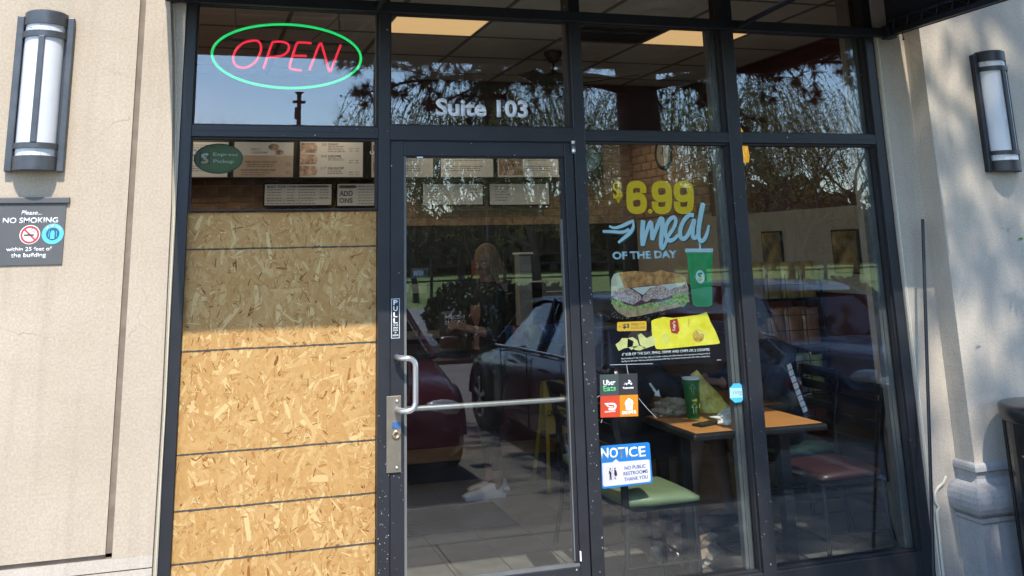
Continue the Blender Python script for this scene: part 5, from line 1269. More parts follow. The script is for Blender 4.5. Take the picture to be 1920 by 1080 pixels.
# things on the tables
cpos = at(1300, 780, .47); cx_, cy_ = cpos.x, .47
pz = TZ+.0025
t = thing('paper_cup', 'green paper drink cup with white rim and yellow arrow on the sunlit table', 'cup', (cx_, cy_, pz))
hc = .205
M_PC = mat('cup_green_paper', (.012,.15,.04), .45, vary=.08)
MB().lathe([(0,pz+.001),(.033,pz+.001),(.0455,pz+hc-.008)], (cx_, cy_, 0), 32).build('cup_wall', M_PC, t)
MB().lathe([(.0455,pz+hc-.008),(.0475,pz+hc-.004),(.0475,pz+hc),(.0445,pz+hc),(.043,pz+hc-.02)], (cx_, cy_, 0), 32).build('rim', M_WHITE, t)
MB().lathe([(.0325,pz),(.034,pz+.008)], (cx_, cy_, 0), 24).build('base_rim', M_PC, t)
def on_cup(u, z_, pts, w_, m, nm):
    k = MB()
    q = [(u+a_, z_+b_) for a_, b_ in pts]
    def P_(a_, b_, o_=.0008):
        r_ = .033+(.0455-.033)*(b_/hc)+o_; th = -PI/2-.05+a_/.04
        return Vector((cx_+r_*math.cos(th), cy_+r_*math.sin(th), pz+b_))
    for i in range(len(q)-1):
        k.tube([P_(*q[i]), P_((q[i][0]+q[i+1][0])/2, (q[i][1]+q[i+1][1])/2), P_(*q[i+1])], w_, 5)
    k.build(nm, m, t)
M_PALE = mat('cup_print_pale', (.30,.50,.32), .5); M_CY = mat('cup_print_yellow', (.60,.50,.05), .5)
on_cup(-.018, .135, [(0,0),(0,.02),(-.008,.02),(.006,.042),(.02,.02),(.010,.02),(.010,-.012)], .0011, M_PALE, 'printed_arrow')
on_cup(.022, .15, [(0,.03),(0,0),(-.006,.004),(.004,-.016),(.012,.004),(.006,.0),(.006,.03)], .0011, M_PALE, 'printed_arrow')
on_cup(-.014, .03, [(0,0),(0,.03),(-.010,.03),(.008,.052),(.024,.030),(.014,.030),(.014,0)], .0011, M_PALE, 'printed_arrow')
on_cup(-.005, .095, [(-.014,0),(.008,0)], .005, M_CY, 'printed_arrow'); on_cup(-.005, .095, [(.006,.009),(.014,0),(.006,-.009),(.006,.009)], .0025, M_CY, 'printed_arrow')
on_cup(.032, .055, [(0,0),(0,.02),(.006,.02)], .003, M_CY, 'printed_arrow')
def crumple(name, label, cat, c, sz, m, seed, amp=.35, sub=3, pk=None):
    bm = bmesh.new(); bmesh.ops.create_icosphere(bm, subdivisions=sub, radius=1)
    for v in bm.verts:
        n_ = 1+amp*noise.noise(v.co*2.1+Vector((seed,0,0)))+amp*.5*noise.noise(v.co*5+Vector((0,seed,0)))
        p = v.co*n_
        if pk: p = pk(p)
        v.co = Vector((c[0]+p.x*sz[0], c[1]+p.y*sz[1], c[2]+max(p.z, -.75)*sz[2]+.75*sz[2]))
    me = bpy.data.meshes.new(name); bm.to_mesh(me); bm.free()
    o_ = bpy.data.objects.new(name, me); COL.objects.link(o_); me.materials.append(m)
    return top(o_, label, cat)
M_WAX = mat('white_wax_paper', (.72,.74,.66), .5, vary=.15, scale=30, bump=.4)
crumple('sandwich_wrapper', 'crumpled white wrapper at the sunlit front edge of the table', 'wrapper', (2.76, .25, pz), (.095,.055,.034), M_WAX, 4, .5)
crumple('paper_wrap', 'crumpled white and tan sandwich paper behind the green cup', 'wrapper', (2.60, .60, pz), (.095,.07,.05), mat('tan_wrap', (.32,.28,.20), .6, vary=.4, scale=12, bump=.3), 9, .6)
crumple('napkin', 'white napkin lying beside the yellow chips bag', 'napkin', (2.93, .60, pz), (.06,.05,.014), M_WAX, 2, .4)
# open chips bag standing as a leaning cone
k = MB(); bx0 = at(1328, 776, .62).x
A_ = [Vector((bx0-.06,.58,pz)), Vector((bx0+.13,.56,pz)), Vector((bx0+.12,.66,pz)), Vector((bx0-.05,.68,pz))]; apx = Vector((bx0-.03,.66,pz+.215)); apx2 = Vector((bx0-.065,.67,pz+.19))
N_ = 8; vs = []; fs = []
for j in range(N_+1):
    f_ = j/N_
    for i in range(16):
        u = i/16*4; e_ = int(u) % 4; p = A_[e_].lerp(A_[(e_+1) % 4], u-int(u)); q_ = p.lerp(apx if e_ in (0,1) else apx2, f_)
        q_ += Vector((noise.noise(q_*22), noise.noise(q_*22+Vector((5,0,0))), 0))*.012*(1-f_*.6)
        vs.append(q_)
for j in range(N_):
    for i in range(16): fs.append((j*16+i, j*16+(i+1) % 16, (j+1)*16+(i+1) % 16, (j+1)*16+i))
k._add(vs, fs, True); o = k.build('chips_bag', mat('chips_bag_foil', (.66,.52,.03), .28, vary=.4, scale=16, col2=(.80,.70,.15), spec=.8, bump=.3, bscale=40))
top(o, 'opened yellow chips bag standing behind the green cup', 'chips bag')
t = thing('phone', 'black phone lying on the table in front of the green cup', 'phone', (2.625, .26, pz))
MB().obox(Matrix.Translation((2.615,.27,pz+.006)) @ Matrix.Rotation(.35, 4, 'Z'), .135, .068, .009, .003).build('case', M_BLACK, t)
MB().obox(Matrix.Translation((2.615,.27,pz+.0112)) @ Matrix.Rotation(.35, 4, 'Z'), .125, .060, .001).build('screen', mat('phone_glass', (.02,.02,.02), .08), t)
# crumpled bag on the floor
crumple('crumpled_bag', 'crumpled brown plastic bag on the floor under the green chair', 'bag', (2.63, .60, .002), (.17,.13,.10), mat('brown_plastic', (.28,.21,.155), .3, vary=.5, scale=14, bump=.5, bscale=30, spec=.7), 12, .55, 4)

# ------------------------------------------------------------------ chip rack at the right wall
rk = thing('snack_rack', 'black wire rack full of snack bags against the right wall', 'rack', (4.05, 1.72, 0))
RX0, RX1, RY0, RY1 = 3.70, 4.262, 1.52, 1.86
M_WIRE = mat('black_wire', (.012,.012,.012), .4, .3)
for x, y in ((RX0,RY0),(RX1,RY0),(RX0,RY1),(RX1,RY1)): MB().tube([(x,y,.0),(x,y,1.45)], .010, 6).build('upright', M_WIRE, rk)
k = MB()
for z_ in [.15+.1*i for i in range(13)]: k.tube([(RX0,RY0-.003,z_),(RX1,RY0-.003,z_)], .0028, 4)
for x in [RX0+.14*i for i in range(1, 4)]: k.tube([(x,RY0-.004,.12),(x,RY0-.004,1.42)], .0028, 4)
k.build('wire_front', M_WIRE, rk)
for z_ in (.04,.33,.625,.935,1.245): MB().box(RX0,RX1,RY0+.004,RY1,z_,z_+.012).build('shelf', M_WIRE, rk)
rowcol = {1.26: ((.50,.32,.12),'tan'), .95: ((.55,.24,.10),'orange brown'), 0.64: ((.62,.62,.18),'yellow green'), .345: ((.30,.05,.04),'dark red'), .055: ((.25,.22,.05),'olive')}
for z_, (col, cn) in rowcol.items():
    for r_ in range(2):
        for i in range(4):
            c_ = tuple(min(1, v*random.uniform(.75,1.25)) for v in col) if False else col
            if z_ == .64 and i in (1,2): c_ = (.70,.75,.65)
            snack(RX0+.07+i*.14, RY0+.05+r_*.12, z_, .13, [.24, .19][z_ < .6], c_, 'snack_packet', f'{cn} snack packet, {"first second third fourth".split()[i]} from left, {"front" if r_ == 0 else "rear"} row of its shelf', 'snack packets in the wire rack')

# ceiling fan
fx, fy = 2.54, 2.03
cf = thing('ceiling_fan', 'pewter ceiling fan hanging above the door transom', 'ceiling fan', (fx, fy, CZ))
M_PEW = mat('pewter_metal', (.10,.095,.075), .35, .7, vary=.1)
MB().lathe([(0,CZ-.008),(.066,CZ-.008),(.070,CZ-.02),(.052,CZ-.06),(.036,CZ-.085),(.02,CZ-.092),(0,CZ-.092)], (fx,fy,0), 28).build('canopy', M_PEW, cf)
MB().lathe([(.009,CZ-.09),(.009,CZ-.135),(.02,CZ-.14),(.02,CZ-.165),(.009,CZ-.17)], (fx,fy,0), 14).build('downrod', M_PEW, cf)
MB().lathe([(0,CZ-.165),(.05,CZ-.168),(.10,CZ-.185),(.108,CZ-.20),(.108,CZ-.245),(.09,CZ-.262),(.07,CZ-.268),(.07,CZ-.29),(.055,CZ-.33),(.0,CZ-.335)], (fx,fy,0), 32).build('motor_housing', M_PEW, cf)
for i in range(5):
    a_ = 2*PI*i/5+.3; R_ = Matrix.Translation((fx,fy,CZ-.27)) @ Matrix.Rotation(a_, 4, 'Z')
    k = MB(); k._add([R_ @ Vector(v) for v in MB().tube([(.08,0,0),(.13,0,-.014),(.19,0,-.006)], [.012,.009,.012], 8).v], MB().tube([(.08,0,0),(.13,0,-.014),(.19,0,-.006)], .01, 8).f, True)
    k.build('blade_arm', M_PEW, cf)
    MB().obox(R_ @ Matrix.Translation((.42,0,.0)) @ Matrix.Rotation(.2, 4, 'X'), .5, .12, .007, .002).build('blade', mat('dark_fan_blade', (.05,.04,.03), .5), cf)

# ================================================================== PEOPLE
def capsule(k, p0, p1, r0, r1, n=12, flat=1):
    p0, p1 = Vector(p0), Vector(p1); d = (p1-p0); L_ = d.length; d = d.normalized() if L_ > 1e-6 else Vector((0,0,1))
    pts = []; rs = []
    for i in range(4): a_ = PI/2*i/4; pts.append(p0-d*r0*math.cos(a_)); rs.append(max(r0*math.sin(a_), r0*.05))
    for i in range(5): pts.append(p0.lerp(p1, i/4)); rs.append(r0+(r1-r0)*i/4)
    for i in range(1, 5): a_ = PI/2*i/4; pts.append(p1+d*r1*math.sin(a_)); rs.append(max(r1*math.cos(a_), r1*.05))
    k.tube(pts, rs, n)
def ell(k, c, r, n=14, M_=None):
    q = MB(); q.lathe([(math.sin(PI*i/n), -math.cos(PI*i/n)) for i in range(n+1)], (0,0,0), n*2-4)
    k._add([ (M_ @ Vector((v[0]*r[0], v[1]*r[1], v[2]*r[2])) if M_ else Vector((v[0]*r[0], v[1]*r[1], v[2]*r[2])))+Vector(c) for v in q.v], q.f, True)
def fuse(k, name, voxel, smooth=2):
    """one continuous surface out of the overlapping volumes"""
    me = k.mesh(name); o_ = bpy.data.objects.new(name, me); COL.objects.link(o_)
    m_ = o_.modifiers.new('r', 'REMESH'); m_.mode = 'VOXEL'; m_.voxel_size = voxel; m_.use_smooth_shade = True
    s_ = o_.modifiers.new('s', 'SMOOTH'); s_.factor = .5; s_.iterations = smooth
    me2 = bpy.data.meshes.new_from_object(o_.evaluated_get(bpy.context.evaluated_depsgraph_get()))
    bpy.data.objects.remove(o_); bpy.data.meshes.remove(me)
    return me2
M_SKIN = mat('skin', (.25,.15,.11), .5, vary=.08, scale=6)
M_HAIR = mat('light_brown_hair', (.26,.175,.10), .5, vary=.45, scale=30, stretch=(1,1,.12))
M_HAIRD = mat('dark_hair', (.02,.013,.01), .5, vary=.4, scale=30, stretch=(1,1,.12))
def hand(k, wrist, fw, up, side, size=1, curl=.5):
    """palm and five unequal bent fingers; fw towards the fingertips, up = back of the hand, side = thumb side"""
    fw, up, side = Vector(fw).normalized(), Vector(up).normalized(), Vector(side).normalized(); w_ = Vector(wrist)
    for s_ in (-.026,-.009,.009,.026): capsule(k, w_+side*s_*.7*size, w_+(fw*.085+side*s_)*size, .013*size, .012*size, 8)
    for s_, L_ in ((.028,.068),(.0095,.076),(-.0095,.071),(-.027,.055)):
        b_ = w_+(fw*.085+side*s_)*size; d_ = fw.copy(); r_ = .0088
        for seg, f_ in enumerate((.45,.32,.23)):
            d_ = (d_-up*curl*(.45+.25*seg)).normalized(); e_ = b_+d_*L_*f_*size*1.05; capsule(k, b_, e_, r_*size, (r_-.0008)*size, 7); b_ = e_; r_ -= .0008
    b_ = w_+(fw*.025+side*.03)*size; d_ = (fw*.7+side*.75-up*.25).normalized(); e_ = b_+d_*.036*size; capsule(k, b_, e_, .0115*size, .010*size, 8)
    d_ = (fw*.95+side*.1-up*.4).normalized(); capsule(k, e_, e_+d_*.03*size, .0098*size, .008*size, 8)
def head(k, c, face, tilt=0, s=1):
    """skull, jaw, nose, brow, lips and ears; face = direction looked at"""
    f_ = Vector(face).normalized(); u_ = Vector((0,0,1)); r_ = f_.cross(u_).normalized(); u_ = r_.cross(f_).normalized()
    R_ = Matrix((r_, f_, u_)).transposed()
    P = lambda x, y, z: Vector(c)+R_ @ Vector((x*s, y*s, z*s))
    ell(k, P(0,-.012,.03), (.076*s,.095*s,.088*s), M_=R_); ell(k, P(0,.022,-.035), (.058*s,.066*s,.075*s), M_=R_)
    ell(k, P(0,.05,-.092), (.026*s,.024*s,.02*s), M_=R_)
    capsule(k, P(0,.082,.018), P(0,.104,-.018), .009*s, .0135*s, 8); ell(k, P(0,.098,-.020), (.017*s,.012*s,.010*s), M_=R_)
    for q_ in (-1, 1):
        capsule(k, P(q_*.012,.080,.032), P(q_*.044,.068,.030), .009*s, .009*s, 8); ell(k, P(q_*.077,-.012,-.002), (.009*s,.022*s,.033*s), M_=R_)
        ell(k, P(q_*.036,.060,-.022), (.022*s,.02*s,.02*s), M_=R_)
    capsule(k, P(-.019,.078,-.052), P(.019,.078,-.052), .0065*s, .0065*s, 8); capsule(k, P(-.016,.076,-.063), P(.016,.076,-.063), .0075*s, .0075*s, 8)
    return P, R_
def eyes(P, R_, parent, s=1):
    for q_ in (-1, 1):
        k = MB(); ell(k, P(q_*.031,.0735,.008), (.0115*s,.008*s,.0075*s), 8, M_=R_); k.build('eye', mat('eye_white', (.6,.58,.55), .2), parent)
        k = MB(); ell(k, P(q_*.031,.0795,.008), (.0052*s,.0035*s,.0052*s), 6, M_=R_); k.build('iris', mat('iris_brown', (.05,.03,.02), .2), parent)
def assign(me, rules):
    """rules: list of (material index, test(co)); first that matches wins"""
    for p in me.polygons:
        c = p.center
        for mi, f_ in rules:
            if f_(c): p.material_index = mi; break
def hair(P, R_, parent, m, long=.12, s=1, bun=False, strands=260, seed=1):
    rnd = random.Random(seed); k = MB()
    for i in range(strands):
        a_ = rnd.uniform(0, 2*PI); e_ = rnd.uniform(.12, PI/2)
        n_ = Vector((math.cos(a_)*math.cos(e_), math.sin(a_)*math.cos(e_), math.sin(e_)))
        if n_.y > .45 and n_.z < .62: continue
        b_ = Vector((n_.x*.08, -.012+n_.y*.099, .03+n_.z*.092)); pts = [b_*1.0]
        side = 1 if n_.x > 0 else -1
        L_ = long*rnd.uniform(.7, 1.15); x_, y_, z_ = b_
        for j in range(1, 6):
            f_ = j/5
            x2 = x_*(1-f_)+ (side*(.080+.018*rnd.random()))*f_; y2 = y_*(1-f_)+(min(y_, .03)-.015)*f_
            pts.append(Vector((x2*(1.03), y2*1.03, z_*(1-f_)**1.3-L_*f_*1.0)))
        k.tube([P(*p) for p in pts], [.006*s,.0065*s,.006*s,.005*s,.004*s,.0015*s], 4)
    q = MB(); ell(q, P(0,-.020,.038), (.082*s,.095*s,.090*s), 12, M_=R_); q.f = q.f
    k._add(q.v, q.f, True)
    return k.build('hair', m, parent)

# --- customer standing at the counter, seen through the door
def customer():
    X, Y_ = 2.10, 2.42; t = thing('person', 'customer with light brown hair in dark clothes and white sneakers standing at the counter', 'person', (X, Y_, 0))
    k = MB(); hc_ = Vector((X+.01, Y_, 1.545)); face = Vector((-.75, -.55, -.22))
    P, R_ = head(k, hc_, face)
    capsule(k, (X+.03, Y_+.01, 1.36), (X+.015, Y_, 1.47), .056, .052)
    ell(k, (X+.03, Y_+.01, 1.22), (.13,.185,.19)); ell(k, (X+.03, Y_+.01, 1.02), (.115,.15,.17)); ell(k, (X+.03, Y_+.01, .90), (.13,.175,.14))
    capsule(k, (X+.03, Y_-.15, 1.34), (X+.03, Y_+.17, 1.34), .06, .06)
    for s_ in (-1, 1):
        hp = (X+.03, Y_+s_*.09, .86); kn = (X+.0, Y_+s_*.09, .47); an = (X+.04, Y_+s_*.085, .10)
        capsule(k, hp, kn, .092, .060); capsule(k, kn, an, .056, .036); capsule(k, an, (X+.02, Y_+s_*.085, .05), .036, .035)
    sh = (X+.03, Y_-.185, 1.33); el_ = (X+.0, Y_-.24, 1.06); wr = (X-.17, Y_-.16, 1.10)
    capsule(k, sh, el_, .055, .042); capsule(k, el_, wr, .040, .026); hand(k, wr, (-.8,.15,.25), (-.2,.2,1), (0,.5,.5), .95, .5)
    sh = (X+.03, Y_+.20, 1.33); el_ = (X+.02, Y_+.27, 1.05); wr = (X-.15, Y_+.10, 1.06)
    capsule(k, sh, el_, .055, .042); capsule(k, el_, wr, .040, .026); hand(k, wr, (-.8,-.35,.2), (-.2,.2,1), (0,-.5,.5), .95, .5)
    me = fuse(k, 'body', .0075); dk = mat('black_cotton', (.005,.005,.006), .85, vary=.2)
    me.materials.append(dk)
    o_ = linkmesh('body', me, [dk, M_SKIN], t)
    q = wpos(t)
    assign(me, [(1, lambda c: c.z > 1.405), (1, lambda c: c.x < -.07 and .95 < c.z < 1.25), (1, lambda c: c.z < .17), (0, lambda c: True)])
    eyes(P, R_, t); hair(P, R_, t, M_HAIR, .16, seed=4, strands=340)
    M_SHOE = mat('white_leather', (.72,.73,.74), .5, vary=.05)
    for s_, dx in ((-1, -.03), (1, .05)):
        yy_ = Y_+s_*.085; k = MB(); L_ = []
        for f_, w_, h_ in ((0,.030,.065),(.12,.036,.085),(.3,.038,.088),(.45,.038,.075),(.65,.044,.055),(.85,.042,.042),(1,.022,.032)):
            xx = X+.10+dx-.27*f_; L_.append([(xx, yy_-w_, .012), (xx, yy_-w_*1.0, .03), (xx, yy_-w_*.7, h_), (xx, yy_+w_*.7, h_), (xx, yy_+w_, .03), (xx, yy_+w_, .012)])
        vs = [v for r in L_ for v in r]; fs = []
        for i in range(len(L_)-1):
            for j in range(5): fs.append((i*6+j, i*6+j+1, (i+1)*6+j+1, (i+1)*6+j))
        fs += [tuple(range(6)), tuple(range(len(vs)-1, len(vs)-7, -1))]
        k._add(vs, fs, True); k.build('shoe', M_SHOE, t)
        MB().prism([(X+.11+dx, .0), (X+.11+dx, .022), (X-.178+dx, .020), (X-.17+dx, .0)], yy_-.043, yy_+.043).build('shoe_sole', M_SHOE, t)
    return t
customer()
def diner(X, Y_, d, lab, top_m, side_stripe):
    """seated, facing d*x, leaning over the table"""
    t = thing('person', lab, 'person', (X, Y_, 0), None); k = MB()
    P, R_ = head(k, (X+d*.16, Y_-.02, 1.20), (d*.85, -.25, -.35))
    capsule(k, (X+d*.06, Y_, 1.03), (X+d*.13, Y_-.01, 1.14), .056, .054)
    ell(k, (X+d*.03, Y_, .88), (.15,.20,.20)); ell(k, (X-d*.02, Y_, .70), (.145,.18,.17)); ell(k, (X-d*.03, Y_, .56), (.16,.20,.10))
    capsule(k, (X+d*.04, Y_-.16, 1.0), (X+d*.04, Y_+.16, 1.0), .068, .068)
    for s_ in (-1, 1):
        hp = (X-d*.02, Y_+s_*.10, .55); kn = (X+d*.36, Y_+s_*.12, .53); an = (X+d*.30, Y_+s_*.13, .09)
        capsule(k, hp, kn, .088, .062); capsule(k, kn, an, .056, .036); capsule(k, an, (X+d*.44, Y_+s_*.14, .045), .038, .03)
        sh = (X+d*.04, Y_+s_*.20, .99); el_ = (X+d*.20, Y_+s_*.27, .80); wr = (X+d*.40, Y_+s_*.10, .84)
        capsule(k, sh, el_, .068, .055); capsule(k, el_, wr, .052, .036); hand(k, wr, (d*.8,-s_*.4,.1), (0,0,1), (0,-s_*.8,.3), .95, .8)
    me = fuse(k, 'body', .0085); o_ = linkmesh('body', me, [top_m, M_SKIN, mat('dark_shorts', (.012,.012,.016), .85)], t)
    assign(me, [(1, lambda c: c.z > 1.07), (1, lambda c: c.x*d > .41 and c.z > .78), (1, lambda c: c.z < .60 and c.x*d > .24 and c.z > .08), (2, lambda c: c.z < .60), (0, lambda c: True)])
    eyes(P, R_, t); hair(P, R_, t, M_HAIRD, .05, seed=3, strands=200)
    for s_ in (-1, 1): MB().box(X+d*.26, X+d*.53, Y_+s_*.135-.045, Y_+s_*.135+.045, .0, .07, .02).build('shoe', M_BLACK, t)
    return t
M_HOOD = mat('black_hoodie', (.006,.006,.009), .9, vary=.3, scale=8); M_NAVY2 = mat('navy_tracksuit', (.007,.009,.022), .75, vary=.3, scale=8)
d1 = diner(2.50, 1.0, 1, 'diner in a black hoodie with a white sleeve print, seated left of the table', M_HOOD, 0)
c = at(1222, 730, .68)
k = MB()
for (ax, az, bx_, bz_, w_) in ((-.02,.035,.0,.005,.006),(.0,.005,.018,-.02,.007)):
    a_, b_ = Vector((c.x+ax, .66, c.z+az)), Vector((c.x+bx_, .655, c.z+bz_)); k.tube([a_, b_], w_, 6)
k.prism([(c.x+.0,c.z-.028),(c.x+.034,c.z-.036),(c.x+.028,c.z-.0)], .650, .656); k.build('sleeve_print', mat('sleeve_print_grey', (.85,.88,.9), .6), d1)
d2 = diner(3.50, 1.0, -1, 'diner in a navy jacket with a white striped sleeve, seated right of the table', M_NAVY2, 1)
k = MB(); P3 = [at(x, y, .70-.02*i) for i, (x, y) in enumerate(((1479,682),(1486,705),(1495,730),(1503,752),(1511,773)))]
for i in range(4):
    for q_ in range(2):
        a_, b_ = P3[i].lerp(P3[i+1], q_*.5+.04), P3[i].lerp(P3[i+1], q_*.5+.46); n_ = Vector((.014,0,.005))
        k._add([a_-n_, a_+n_, b_+n_, b_-n_, a_-n_+Vector((0,.004,0)), a_+n_+Vector((0,.004,0)), b_+n_+Vector((0,.004,0)), b_-n_+Vector((0,.004,0))], [(0,1,2,3),(4,7,6,5),(0,4,5,1),(2,6,7,3),(0,3,7,4),(1,5,6,2)])
k.build('sleeve_stripe', M_WHITE, d2)

# ================================================================== STREET SIDE (seen mirrored in the glass)
GZ = -.15
def refl(x, y, D_):
    """point in front of the shop, D_ metres before the glass, that the panes mirror at pixel x, y"""
    p = at(x, y, D_+GY); return Vector((p.x, GY-D_, p.z))
M_CONC = mat('concrete_paving', (.29,.27,.24), .9, vary=.14, scale=3, bump=.3, bscale=90)
M_ASPH = mat('asphalt', (.052,.050,.048), .92, vary=.25, scale=4, bump=.4, bscale=200)
M_ASPH2 = mat('parking_lot_asphalt', (.23,.215,.195), .92, vary=.2, scale=2.5, bump=.4, bscale=200)
M_ROAD = mat('worn_road', (.28,.28,.28), .9, vary=.1, scale=1.2)
M_GRASS = mat('verge_grass', (.15,.25,.04), .95, vary=.35, scale=1.5, bump=.6, bscale=30, col2=(.25,.32,.08))
def structure(name, k, m): o = k.build(name, m); o['kind'] = 'structure'; return o
structure('ground', MB().box(-400, 500, -600, 60, -.5, -.162), M_GRASS)
structure('parking_lot', MB().box(-60, 90, -11.2, -1.60, -.16, GZ), M_ASPH2)
pv_ = thing('pavement', 'concrete pavement in front of the shop', 'pavement', (0, -1, 0)); del pv_['category']; pv_['kind'] = 'structure'
MB().box(-60, 90, -1.45, -.02, -.16, -.034).build('slab_bed', M_GROOVE, pv_)
for i in range(-4, 8): MB().box(i*1.5+.004, (i+1)*1.5-.004, -1.44, -.022, -.1, -.022, .006).build('paving_slab', M_CONC, pv_)
MB().box(-60, -6, -1.44, -.022, -.1, -.022).box(12, 90, -1.44, -.022, -.1, -.022).build('far_paving', M_CONC, pv_)
for i in range(-4, 6): MB().box(i*2.4+.003, (i+1)*2.4-.003, -1.60, -1.45, -.16, -.022, .012).build('kerb_stone', M_CONC, pv_)
mk = MB()
for x in (-3.1, -.35, 5.25, 8.2, 11): mk.box(x-.05, x+.05, -7.0, -1.7, GZ+.0005, GZ+.004)
structure('bay_markings', mk, mat('worn_white_line', (.5,.5,.47), .8, vary=.3, scale=20))
structure('planting_bed', MB().box(-60, 90, -13.6, -11.3, -.16, -.10), mat('bark_mulch', (.06,.035,.02), .95, vary=.5, scale=14, bump=.8))
structure('road', MB().box(-300, 400, -26, -14.2, -.158, -.140), M_ROAD)
structure('lane_markings', MB().box(-300, 400, -20.2, -20.1, -.1395, -.136), MATS['worn_white_line'])

# ---- cars
def car(name, label, x0, x1, yf, yr, paint, pcol):
    """front bumper at yf, rear at yr"""
    W_ = x1-x0; xc = (x0+x1)/2; s_ = 1 if yr > yf else -1; L_ = abs(yr-yf); z0 = GZ
    t = thing(name, label, 'car', (xc, (yf+yr)/2, GZ), 'parked cars mirrored in the glass')
    P = mat(paint, pcol, .22, .1, vary=.04, coat=.25, spec=.35)
    Y_ = lambda f: yf+s_*L_*f
    # stations: fraction, half width low, z of sill, belt z, half width belt
    st_ = [(0,.62,.30,.52,.55),(.02,.80,.24,.62,.74),(.06,.90,.20,.72,.84),(.16,.94,.18,.80,.88),(.28,.95,.18,.88,.90),(.40,.95,.18,.92,.90),(.60,.95,.18,.94,.90),(.80,.95,.20,.96,.88),(.93,.92,.24,.95,.84),(.98,.86,.28,.88,.78),(1,.74,.34,.74,.66)]
    k = MB(); vs = []; m_ = 12
    for f, hw, zs, zb, hb in st_:
        h = W_/2
        prof = [(-hw*.9,zs),(-hw,zs+.08),(-hw*1.0,zs+.25),(-hw*.99,(zs+zb)/2+.06),(-hb*1.03,zb-.05),(-hb*.94,zb),(hb*.94,zb),(hb*1.03,zb-.05),(hw*.99,(zs+zb)/2+.06),(hw,zs+.25),(hw,zs+.08),(hw*.9,zs)]
        vs += [(xc+u*h, Y_(f), z0+z) for u, z in prof]
    fs = []
    for i in range(len(st_)-1):
        for j in range(m_): fs.append((i*m_+j, i*m_+(j+1)%m_, (i+1)*m_+(j+1)%m_, (i+1)*m_+j))
    fs += [tuple(range(m_)), tuple(range(len(vs)-1, len(vs)-m_-1, -1))]
    k._add(vs, fs, True); body = k.build('body', P, t)
    # cabin: glasshouse and roof
    G = mat('car_glass', (.012,.015,.018), .04, vary=.1, spec=.9)
    cab = [(.27,.86,.90,.86),(.40,.74,1.36,.66),(.50,.74,1.43,.66),(.68,.74,1.42,.66),(.84,.73,1.30,.64),(.93,.80,.96,.78)]
    bb = [(.27,.88),(.40,.92),(.50,.93),(.68,.95),(.84,.95),(.93,.95)]
    k = MB(); vs = []
    for (f, hb, zt, ht), (_, zb) in zip(cab, bb): vs += [(xc-.88*W_/2, Y_(f), z0+zb-.03), (xc-ht*W_/2, Y_(f), z0+zt-.03), (xc+ht*W_/2, Y_(f), z0+zt-.03), (xc+.88*W_/2, Y_(f), z0+zb-.03)]
    fs = [tuple(range(4))]+[tuple(range(len(vs)-1, len(vs)-5, -1))]
    for i in range(len(cab)-1):
        for j in range(3): fs.append((i*4+j, i*4+j+1, i*4+5+j, i*4+4+j))
    k._add(vs, fs, False); k.build('glasshouse', G, t)
    k = MB(); vs = []
    for f, zt, ht in ((.385,1.33,.66),(.43,1.395,.68),(.50,1.435,.68),(.60,1.44,.68),(.72,1.42,.67),(.80,1.355,.66),(.845,1.30,.65)): vs += [(xc-ht*W_/2-.03, Y_(f), z0+zt-.035),(xc-ht*W_/2, Y_(f), z0+zt),(xc, Y_(f), z0+zt+.02),(xc+ht*W_/2, Y_(f), z0+zt),(xc+ht*W_/2+.03, Y_(f), z0+zt-.035)]
    fs = []
    for i in range(6):
        for j in range(4): fs.append((i*5+j, i*5+j+1, i*5+6+j, i*5+5+j))
    k._add(vs, fs, True); k.build('roof', P, t)
    for q_ in (-1, 1):
        for f0, z0_, x0_, f1, z1_, x1_ in ((.265,.90,.88,.40,1.36,.68),(.575,.93,.89,.585,1.42,.69),(.93,.96,.87,.84,1.31,.67)):
            MB().tube([(xc+q_*x0_*W_/2, Y_(f0), z0+z0_), (xc+q_*x1_*W_/2, Y_(f1), z0+z1_)], .028, 6).build('pillar', P, t)
        MB().obox(Matrix.Translation((xc+q_*(W_/2+.10), Y_(.33), z0+1.0)), .17, .10, .12, .03).build('door_mirror', P, t)
        k = MB(); ell(k, (xc+q_*.66*W_/2, Y_(.035), z0+.60), (.17,.10,.075), 8); k.build('headlight', mat('lamp_lens', (.5,.5,.52), .1, spec=.9), t)
        k = MB(); ell(k, (xc+q_*.74*W_/2, Y_(.975), z0+.76), (.14,.08,.085), 8); k.build('tail_light', mat('tail_lens', (.30,.01,.01), .12, spec=.9), t)
        for f in (.42, .62): MB().box(xc+q_*(W_/2*.955)-.008, xc+q_*(W_/2*.955)+.014, Y_(f)-.06, Y_(f)+.06, z0+.80, z0+.825, .006).build('door_handle', P, t)
        for f in (.18, .80):
            wy, wz, r = Y_(f), z0+.33, .33; xo = xc+q_*(W_/2*.97)
            wh = MB().lathe([(r*.62,q_*-.2),(r*.95,q_*-.2),(r,q_*-.17),(r,q_*-.03),(r*.95,q_*.0),(r*.64,q_*.004)], (xo, wy, wz), 30, axis='X').build('wheel', mat('tyre_rubber', (.015,.015,.015), .8), t)
            k = MB(); k.lathe([(r*.64,q_*.0),(r*.6,q_*-.03),(.0,q_*-.04)], (xo, wy, wz), 30, axis='X')
            for a_ in range(5):
                k.obox(Matrix.Translation((xo-q_*.012, wy, wz)) @ Matrix.Rotation(2*PI*a_/5, 4, 'X') @ Matrix.Translation((0,0,r*.32)), .03, .05, r*.6, .008)
            k.build('rim', mat('alloy_rim', (.4,.4,.42), .25, .9), wh)
            MB().lathe([(r*1.10,q_*-.25),(r*1.13,q_*.012),(r*1.04,q_*.012),(r*1.02,q_*-.25)], (xo-q_*.0, wy, wz), 24, 0, PI, axis='X').build('wheel_arch', M_BLACK, t)
